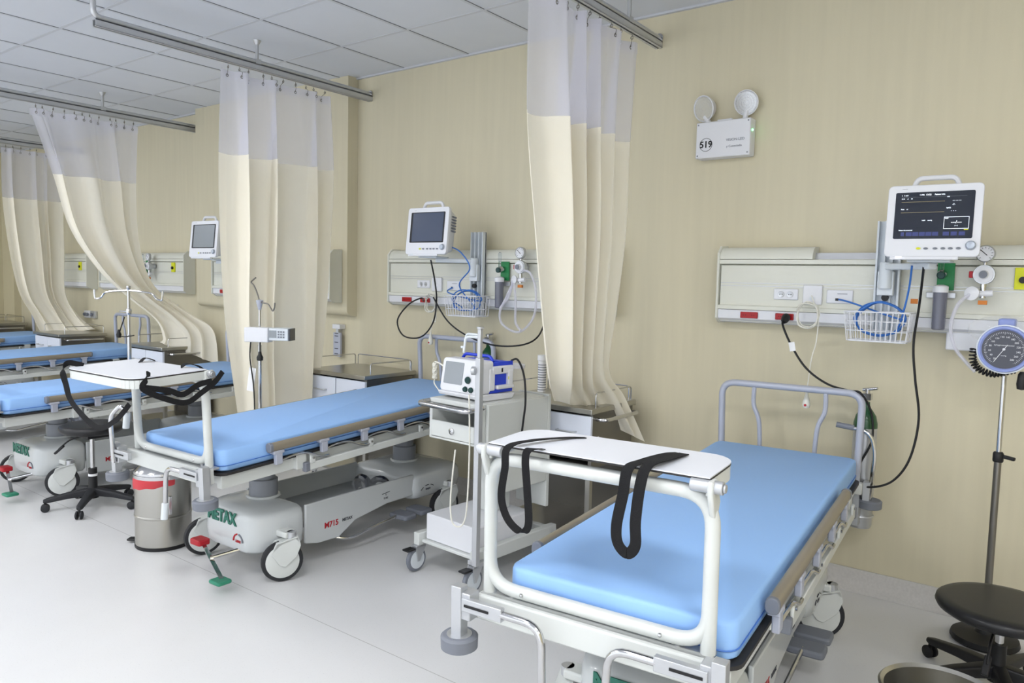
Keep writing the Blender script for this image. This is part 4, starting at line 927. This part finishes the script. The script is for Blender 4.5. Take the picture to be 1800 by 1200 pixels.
MB().lathe([(.055, 0), (.06, .005), (.062, .14)], (0, 0, 0)).build('jar', 'bagclear', t); MB().lathe([(.064, .14), (.064, .155), (.05, .16)], (0, 0, 0)).build('lid', 'white', t)
# ================================================================ STANDS
def five_star(t, r, mt, cr=.025, hub=.03, z=.07, ph=.5):
    for k in range(5):
        a = 2*PI*k/5+ph; d = Vector((math.cos(a), math.sin(a), 0))
        sd = Vector((-d.y, d.x, 0)); m = MB(); secs = []
        for s, w, zc, h in ((.02, .05, z+.03, .05), (r*.5, .042, z+.02, .038), (r*.93, .036, z+.0, .028), (r, .02, z-.002, .02)):
            secs.append([tuple(d*s+sd*px+Vector((0, 0, zc+pz))) for px, pz in rrect(w, h, .008, 3)])
        m.loft(secs).build('leg', mt, t, smooth=50)
        c = d*r*.96; c.z = cr
        w = MB()
        for q in (-.013, .013): w.lathe([(cr*.7, -.008), (cr, -.004), (cr, .004), (cr*.7, .008)], c+sd*q, sd, 18)
        o = w.build('caster', mt, t); MB().cyl((c.x, c.y, cr), (c.x, c.y, z-.01), .008, n=10).build('caster_pin', 'black', o)
def stool(x, y, h, r, label, rz=0, tagc=False, base='black', star=.29):
    t = empty('round_stool', (x, y, 0), rz, label, 'stool', 'black round swivel stools')
    MB().lathe([(.0, -.058), (r*.55, -.056), (r*.86, -.050), (r*.97, -.035), (r, -.022), (r*.985, -.009), (r*.93, -.001), (r*.8, .002), (0, .0)], (0, 0, h), n=48).build('seat', 'seat', t, smooth=60)
    MB().box(-.09, .09, -.07, .07, h-.078, h-.056).build('seat_plate', 'black', t, bevel=.004)
    MB().cyl((0, 0, .20), (0, 0, h-.07), .014).build('gas_lift', 'chrome', t)
    o = MB().lathe([(.0, .06), (.032, .06), (.03, .10), (.026, .11), (.025, .25 if h > .45 else .2), (.0, .25 if h > .45 else .2)], (0, 0, 0)).build('column_sleeve', 'black', t)
    if tagc: MB().lathe([(.0262, .20), (.0262, .215)], (0, 0, 0)).build('white_label', 'paper', o)
    m = MB(); m.tube(spline([(-.03, -.02, h-.08), (-.10, -.08, h-.10), (-.15, -.13, h-.16)], 6), .005, 8); m.build('height_lever', 'black', t)
    MB().bar((-.13, -.11, h-.14), (-.17, -.145, h-.19), .022, .014).build('lever_grip', 'black', t, bevel=.003)
    five_star(t, star, base); return t
stool(-4.90, 2.13, .53, .185, 'black round swivel stool with white label, in front of the third bed', tagc=True, base='blackrub', rz=.05, star=.27)
stool(-.155, 3.22, .352, .215, 'black round swivel stool at the lower right beside the blood pressure stand', rz=.75, star=.31)

t = empty('infusion_stand', (-4.66, 3.22, 0), 0, 'thin steel infusion stand in front of the tall curtain', 'infusion stand')
t.location = (-4.09, 2.79, 0)
IX, IY = -4.09, 2.79
m = MB(); m.cyl((0, 0, .08), (0, 0, 1.05), .011, n=14); m.cyl((0, 0, 1.04), (0, 0, 1.33), .0075, n=12); m.build('pole', 'chrome', t)
MB().lathe([(.009, 0), (.016, .03), (.022, .05), (.022, .06), (.0, .066)], (0, 0, 1.27)).build('hook_head', 'lav', t)
for pts in ([(0, 0, 1.32), (-.03, 0, 1.38), (-.06, 0, 1.42), (-.09, 0, 1.44), (-.07, 0, 1.455), (-.04, 0, 1.47)], [(0, 0, 1.32), (.05, -.005, 1.315), (.10, -.01, 1.31), (.13, -.01, 1.285), (.15, -.01, 1.27), (.165, -.01, 1.29), (.17, -.01, 1.32)]):
    MB().tube(spline(pts, 6), .0045, 8).build('hook', 'darksteel_and_reflection', t)
MB().cyl((0, 0, .055), (0, 0, .11), .026).build('base_hub', 'blackrub', t)
five_star(t, .24, 'blackrub', z=.055)
t = empty('infusion_pump', (IX+.025, IY-.03, 1.075), R(30), 'small white infusion pump with grey display clamped on the thin steel stand', 'infusion pump')
MB().box(-.065, .09, -.055, .02, 0, .09).build('clamp_housing', 'white', t, bevel=.005)
MB().box(.088, .215, -.045, .05, .012, .088).build('pump_body', 'palegrey', t, bevel=.005)
MB().box(.095, .14, -.048, -.044, .03, .075).build('display', 'screengrey_and_reflection', t, smooth=0)
for i in range(3):
    for j in range(3): MB().box(.15+i*.016, .16+i*.016, -.048, -.044, .03+j*.016, .04+j*.016).build('key', 'rub', t, smooth=0)
MB().box(.214, .226, -.04, .04, .012, .088).build('door_edge', 'screen', t, bevel=.002)
cable('pump_cord', [(IX-.02, IY-.05, 1.08), (IX-.03, IY-.05, .97), (IX-.025, IY-.03, .80), (IX-.02, IY-.025, .62), (IX-.04, IY-.02, .45), (IX-.03, IY-.02, .25)], .004, 'black', 'black cord running down the thin steel infusion stand')
p = MB(); p.tube([(0, 0, .06), (0, 0, 0)], .004, 6); p.lathe([(.008, .0), (.012, -.02), (.020, -.035), (.018, -.055), (0, -.058)], (0, 0, 0)); p = p.build('power_plug', 'black', None); p.location = (IX+.06, IY-.04, 1.015); tag(p, 'small black plug hanging under the infusion pump', 'plug')
o = MB().box(-.025, .025, -.001, .001, -.075, .075).build('paper_tag', 'paper', None, smooth=0); o.location = (IX-.045, IY-.03, .83); o.rotation_euler = (0, R(8), R(20)); tag(o, 'white paper tag hanging on the infusion stand', 'tag')

t = empty('hook_pole', (-6.20, 3.0, 0), R(38), 'tall steel drip stand with two curved hooks left of the third bed', 'drip stand')
m = MB(); m.cyl((0, 0, .07), (0, 0, .98), .0165, n=16); m.cyl((0, 0, .97), (-.0, 0, 1.36), .012, n=14); m.build('pole', 'chrome', t)
MB().lathe([(.014, 0), (.019, .01), (.019, .03), (.0, .034)], (0, 0, 1.345)).build('pole_cap', 'chrome', t)
for s in (-1, 1): MB().tube(spline([(0, 0, 1.34), (s*.13, -s*.02, 1.33), (s*.20, -s*.02, 1.315), (s*.235, -s*.02, 1.275), (s*.275, -s*.02, 1.265), (s*.285, -s*.02, 1.29), (s*.287, -s*.02, 1.34)], 6), .0075, 8).build('hook', 'chrome', t)
MB().lathe([(.02, -.02), (.024, -.01), (.024, .02), (.02, .03)], (0, 0, 1.16)).build('clamp', 'chrome', t); MB().cyl((0, 0, 1.165), (-.07, -.01, 1.17), .006).build('clamp_screw', 'chrome', t)
MB().cyl((0, 0, .05), (0, 0, .12), .03).build('base_hub', 'blackrub', t); five_star(t, .26, 'blackrub', z=.055)
cable('power_cord', [(-6.22, 2.975, 1.12), (-6.28, 2.97, 1.02), (-6.30, 2.97, .97), (-6.24, 2.97, .96), (-6.17, 2.97, .965), (-6.06, 2.97, .98)], .0045, 'black', 'short black cord draped on the hooked drip stand')
p = MB().lathe([(.006, .04), (.012, .02), (.02, 0), (.018, -.025), (0, -.03)], (0, 0, 0)).build('power_plug', 'black', None); p.location = (-6.30, 2.965, .975); tag(p, 'black plug hanging beside the hooked drip stand', 'plug')

# blood pressure stand at the right
t = empty('blood_pressure_stand', (-.232, 3.70, 0), 0, 'tall steel stand holding a round dial blood pressure gauge at the right edge', 'blood pressure stand')
MB().cyl((0, 0, .06), (0, 0, .82), .014, n=16).build('lower_pole', 'darksteel_and_reflection', t); MB().cyl((0, 0, .80), (0, 0, 1.24), .010, n=16).build('upper_pole', 'chrome', t)
o = MB().lathe([(.018, -.02), (.02, -.015), (.02, .015), (.016, .022)], (0, 0, .80)).build('height_clamp', 'black', t); MB().bar((.015, 0, .805), (.06, -.01, .80), .02, .014).build('clamp_knob', 'black', o, bevel=.004)
MB().lathe([(0, .004), (.125, .004), (.13, .012), (.125, .03), (.04, .045), (.02, .07), (0, .07)]).build('round_base', 'black', t)
C = Vector((.0, -.10, 1.258)); ax = Vector((-.12, -1, .02))
o = MB().lathe([(.07, -.04), (.088, -.03), (.097, -.008), (.099, .002), (.092, .003)], C, ax, 48).build('gauge_case', 'palegrey', t)
MB().lathe([(.094, .002), (.091, .012), (.084, .013), (.078, .006)], C, ax, 48).build('bezel_ring', 'periwinkle', o)
face = MB().lathe([(.0785, 0), (.0785, .0012)], C+ax.normalized()*.0062, ax, 48).build('dial_face', 'gauge', o)
rd = Matrix.Rotation(math.atan2(-.12, 1), 4, 'Z')
def onface(r, a, off=.0082): 
    return C+ax.normalized()*off+ (rd.to_3x3() @ Vector((r*math.cos(a), 0, r*math.sin(a))))
tk = MB()
for k in range(61):
    a = R(-112-316*k/60*1.0); l = .064 if k % 5 else .060
    tk.bar(onface(l, a), onface(.070, a), .0012, .0006, ax)
tk.build('dial_ticks', 'white', face, smooth=0)
for k, s in enumerate(('20', '40', '60', '80', '100', '120', '140', '160', '180', '200', '220', '240', '260', '280')):
    p = onface(.050, R(-128-22*k)); text('dial_number', s, .010, 'white', face, p, (R(90), 0, math.atan2(-.12, 1)), ext=.0003)
nd = MB(); nd.bar(onface(.022, R(58), .0094), onface(.062, R(238), .0094), .0022, .0008, ax); nd.lathe([(.005, 0), (.005, .003), (0, .003)], onface(0, 0, .0085), ax, 14); nd.build('needle', 'white', face)
text('dial_print', 'Sphygmomanometer', .0085, 'white', face, onface(.016, R(90)), (R(90), 0, math.atan2(-.12, 1)), ext=.0003)
text('dial_print', 'mmHg', .007, 'white', face, onface(.026, R(-90)), (R(90), 0, math.atan2(-.12, 1)), ext=.0003)
MB().box(-.03, .03, -.08, .02, 1.345, 1.38).build('cuff_clip', 'periwinkle', t, bevel=.008)
m = MB(); pts = []
path = spline([(-.11, -.06, 1.25), (-.11, -.05, 1.20), (-.085, -.05, 1.165), (-.04, -.05, 1.15), (.0, -.05, 1.16), (.04, -.05, 1.175)], 40); N = len(path)
for i, p in enumerate(path):
    tt = (path[min(i+1, N-1)]-path[max(0, i-1)]).normalized(); u, w = orth(tt); a = i*.6
    pts.append(p+.012*(math.cos(a)*u+math.sin(a)*w))
m.tube(pts, .0036, 6); m.build('coiled_tube', 'black', t)
MB().lathe([(.0, -.035), (.016, -.03), (.019, -.01), (.015, .03), (.008, .04)], (.065, -.07, 1.13)).build('inflation_bulb', 'black', t)
cv = MB(); cv.sphere((-.01, -.03, 1.33), .10, 20, 1.3, .5, .62)
cv.build('plastic_cover', 'bagclear', t)

# kick bucket at the bottom edge
t = empty('kick_bucket', (-.245, 2.42, 0), 0, 'round stainless steel bucket with rolled rim at the bottom right', 'bucket')
MB().lathe([(.10, .10), (.11, .102), (.15, .315), (.163, .325), (.166, .332), (.160, .337), (.150, .328), (.147, .30), (.107, .11), (.0, .105)], (0, 0, 0), n=48).build('basin', 'steel', t)
MB().torus((0, 0, .12), .14, .012, (0, 0, 1), 36, 8).build('ring_frame', 'chrome', t)
for k in range(4):
    a = PI/4+k*PI/2; c = (.15*math.cos(a), .15*math.sin(a), .028)
    MB().lathe([(.02, -.01), (.028, -.005), (.028, .005), (.02, .01)], c, (1, 0, 0)).build('caster', 'blackrub', t)
    MB().cyl((c[0]*.95, c[1]*.95, .03), (c[0]*.95, c[1]*.95, .12), .006, n=8).build('caster_stem', 'chrome', t)
m = MB(); m.tube(fillet([(.10, .08, .12), (.16, .12, .25), (.165, .02, .335)], .03), .006, 8); m.build('carry_handle', 'chrome', t)

# pedal bin
t = empty('pedal_bin', (-3.945, 2.08, 0), 0, 'stainless steel pedal bin with a red liner beneath the second bed\'s tray', 'bin')
MB().lathe([(.142, .0), (.145, .004), (.145, .02)], n=40).build('base_ring', 'black', t)
MB().lathe([(.143, .012), (.143, .17), (.146, .174), (.146, .180), (.143, .184), (.143, .405)], n=48).build('body', 'steel', t)
MB().lathe([(.143, .385), (.149, .387), (.149, .405), (.142, .41)], n=48).build('rim', 'chrome', t)
MB().lathe([(.146, .408), (.145, .42), (.12, .445), (.085, .455), (.08, .462), (.05, .475), (.0, .478)], n=48).build('lid', 'chrome', t)
m = MB(); vs = []; fs = []; n = 40
for i in range(n+1):
    a = R(205+150*i/n); d = .080-.05*abs(i-8)/n+.003*math.sin(i*.7)
    vs += [(.1475*math.cos(a), .1475*math.sin(a), .40), (.150*math.cos(a), .150*math.sin(a), .40-max(.015, d)*.6), (.147*math.cos(a), .147*math.sin(a), .40-max(.02, d))]
for i in range(n):
    for k in range(2): fs.append((3*i+k, 3*i+3+k, 3*i+4+k, 3*i+1+k))
m.add(vs, fs); m.build('liner', 'bag', t, smooth=80)
MB().prism(rrect(.05, .07, .012, 3, 0, -.165), .012, .022).build('pedal', 'black', t, bevel=.004, rot=(0, 0, R(-55)))
MB().box(-.008, .008, -.155, -.14, .20, .30).build('handle_clip', 'chrome', t, bevel=.002, rot=(0, 0, R(75)))

# oxygen cylinder at the head of the nearest bed
for cx, cy, cz, cl in ((-.77, 3.80, .36, 'silver oxygen cylinder with green shoulder behind the nearest headboard'), (-3.13, 3.886, .47, 'oxygen cylinder with dark green shoulder behind the headboard of the second bed')):
  t = empty('oxygen_cylinder', (cx, cy, cz), 0, cl, 'oxygen cylinder', 'oxygen cylinders at the bed heads')
  MB().lathe([(.0, 0), (.047, .003), (.052, .015), (.052, .48)], n=32).build('body', 'alu', t)
  MB().lathe([(.0525, .479), (.052, .50), (.044, .535), (.028, .56), (.016, .575), (.014, .60), (.0, .60)], n=32).build('shoulder', 'cylgreen', t)
  m = MB(); m.cyl((0, 0, .595), (0, 0, .66), .012); m.cyl((-.02, 0, .655), (.045, -.01, .668), .007); m.box(-.02, .02, -.02, .02, .61, .64); m.build('valve', 'chrome', t)
  m = MB(); m.tube(fillet([(-.10, -.10, .49), (.04, -.085, .475), (.065, -.08, .38), (.05, -.07, .15)], .05), .010, 10); m.build('carrier_handle', 'chrome', t)
  MB().tube([(-.105, -.10, .492), (-.03, -.09, .484)], .013, 10).build('handle_grip', 'rub', t)
  m = MB(); m.torus((0, 0, .20), .055, .006, (0, 0, 1), 28, 6); m.torus((0, 0, .06), .055, .006, (0, 0, 1), 28, 6); m.box(-.012, .012, -.10, -.05, .03, .22); m.build('carrier_clamp', 'alu', t)

# ================================================================ SMALL WALL THINGS
t = empty('wall_holder', (-4.67, WY, .86), 0, 'white wall holder with slotted grey card, right of the tall curtain', 'wall holder')
MB().box(-.05, .04, -.06, -.001, .22, .255).build('bracket', 'white', t, bevel=.003); MB().box(-.05, .035, -.05, -.03, .0, .19).build('card', 'lav', t, bevel=.003)
m = MB(); 
for z in (.02, .06, .11, .16, .18): m.box(-.03, .01, -.052, -.049, z, z+.006)
m.build('card_print', 'print', t, smooth=0); MB().box(-.03, .0, -.04, -.002, .18, .23).build('hanger', 'alu', t)
t = empty('label_tube', (-2.56, 3.70, .812), 0, 'white striped paper roll standing on the cabinet left of the nearest curtain', 'tube')
MB().lathe([(.025, 0), (.025, .20), (.030, .205), (.030, .235), (.0, .236)]).build('tube', 'paper', t)
m = MB()
for k in range(12): m.lathe([(.0255, .01+k*.015), (.0255, .015+k*.015)])
m.build('stripes', 'rub', t)
t = empty('wall_sockets', (-9.0, WY, 1.0), 0, 'white gas sockets with dark ports low on the far wall', 'sockets')
MB().box(-.13, .0, -.03, -.001, -.04, .04).build('plate', 'white', t, bevel=.003); MB().box(.03, .14, -.03, -.001, -.04, .04).build('plate', 'alu', t, bevel=.003)
for a in (-.10, -.03, .07): MB().lathe([(.018, 0), (.018, .02), (.01, .025)], (a, -.03, 0), (0, -1, 0)).build('port', 'rub', t)
t = empty('wall_socket', (-7.20, WY, 1.02), 0, 'small white wall fixture with cord just above the swept curtain hem', 'sockets')
MB().box(-.06, .05, -.03, -.001, -.05, .02).build('plate', 'white', t, bevel=.003); MB().tube(fillet([(.10, -.02, -.1), (.12, -.02, .10), (.08, -.02, .16)], .05), .006, 8).build('tube', 'ivory', t)
MB().torus((-.14, -.03, .04), .03, .005, (0, 1, .2), 16, 6).build('loop', 'black', t)
o = MB().box(-.002, .002, -.12, .12, -.15, .15).build('wall_notice', 'screen', None, smooth=0); o.location = (XL+.004, 3.4, 1.85); tag(o, 'dark framed notice on the far left wall', 'notice')

# ---------------------------------------------------------------- cords belong to the machines they feed
bpy.context.view_layer.update()
def attach(child, parent):
    a, b = bpy.data.objects.get(child), bpy.data.objects.get(parent)
    a.parent = b; a.matrix_parent_inverse = b.matrix_world.inverted()
    for k in ('category', 'group', 'label'):
        if k in a: del a[k]
for c_, p_ in (('power_cord', 'patient_monitor'), ('power_cord.001', 'patient_monitor.001'), ('power_cord.002', 'patient_monitor.001'), ('power_cord.003', 'defibrillator'),
               ('power_cord.004', 'hook_pole'), ('pump_cord', 'infusion_pump')): attach(c_, p_)
bpy.context.view_layer.update()
for c_, p_ in (('power_plug', 'power_cord'), ('cord_tag', 'power_cord'), ('power_plug.001', 'power_cord.003'), ('power_plug.002', 'pump_cord'), ('power_plug.003', 'power_cord.004')): attach(c_, p_)
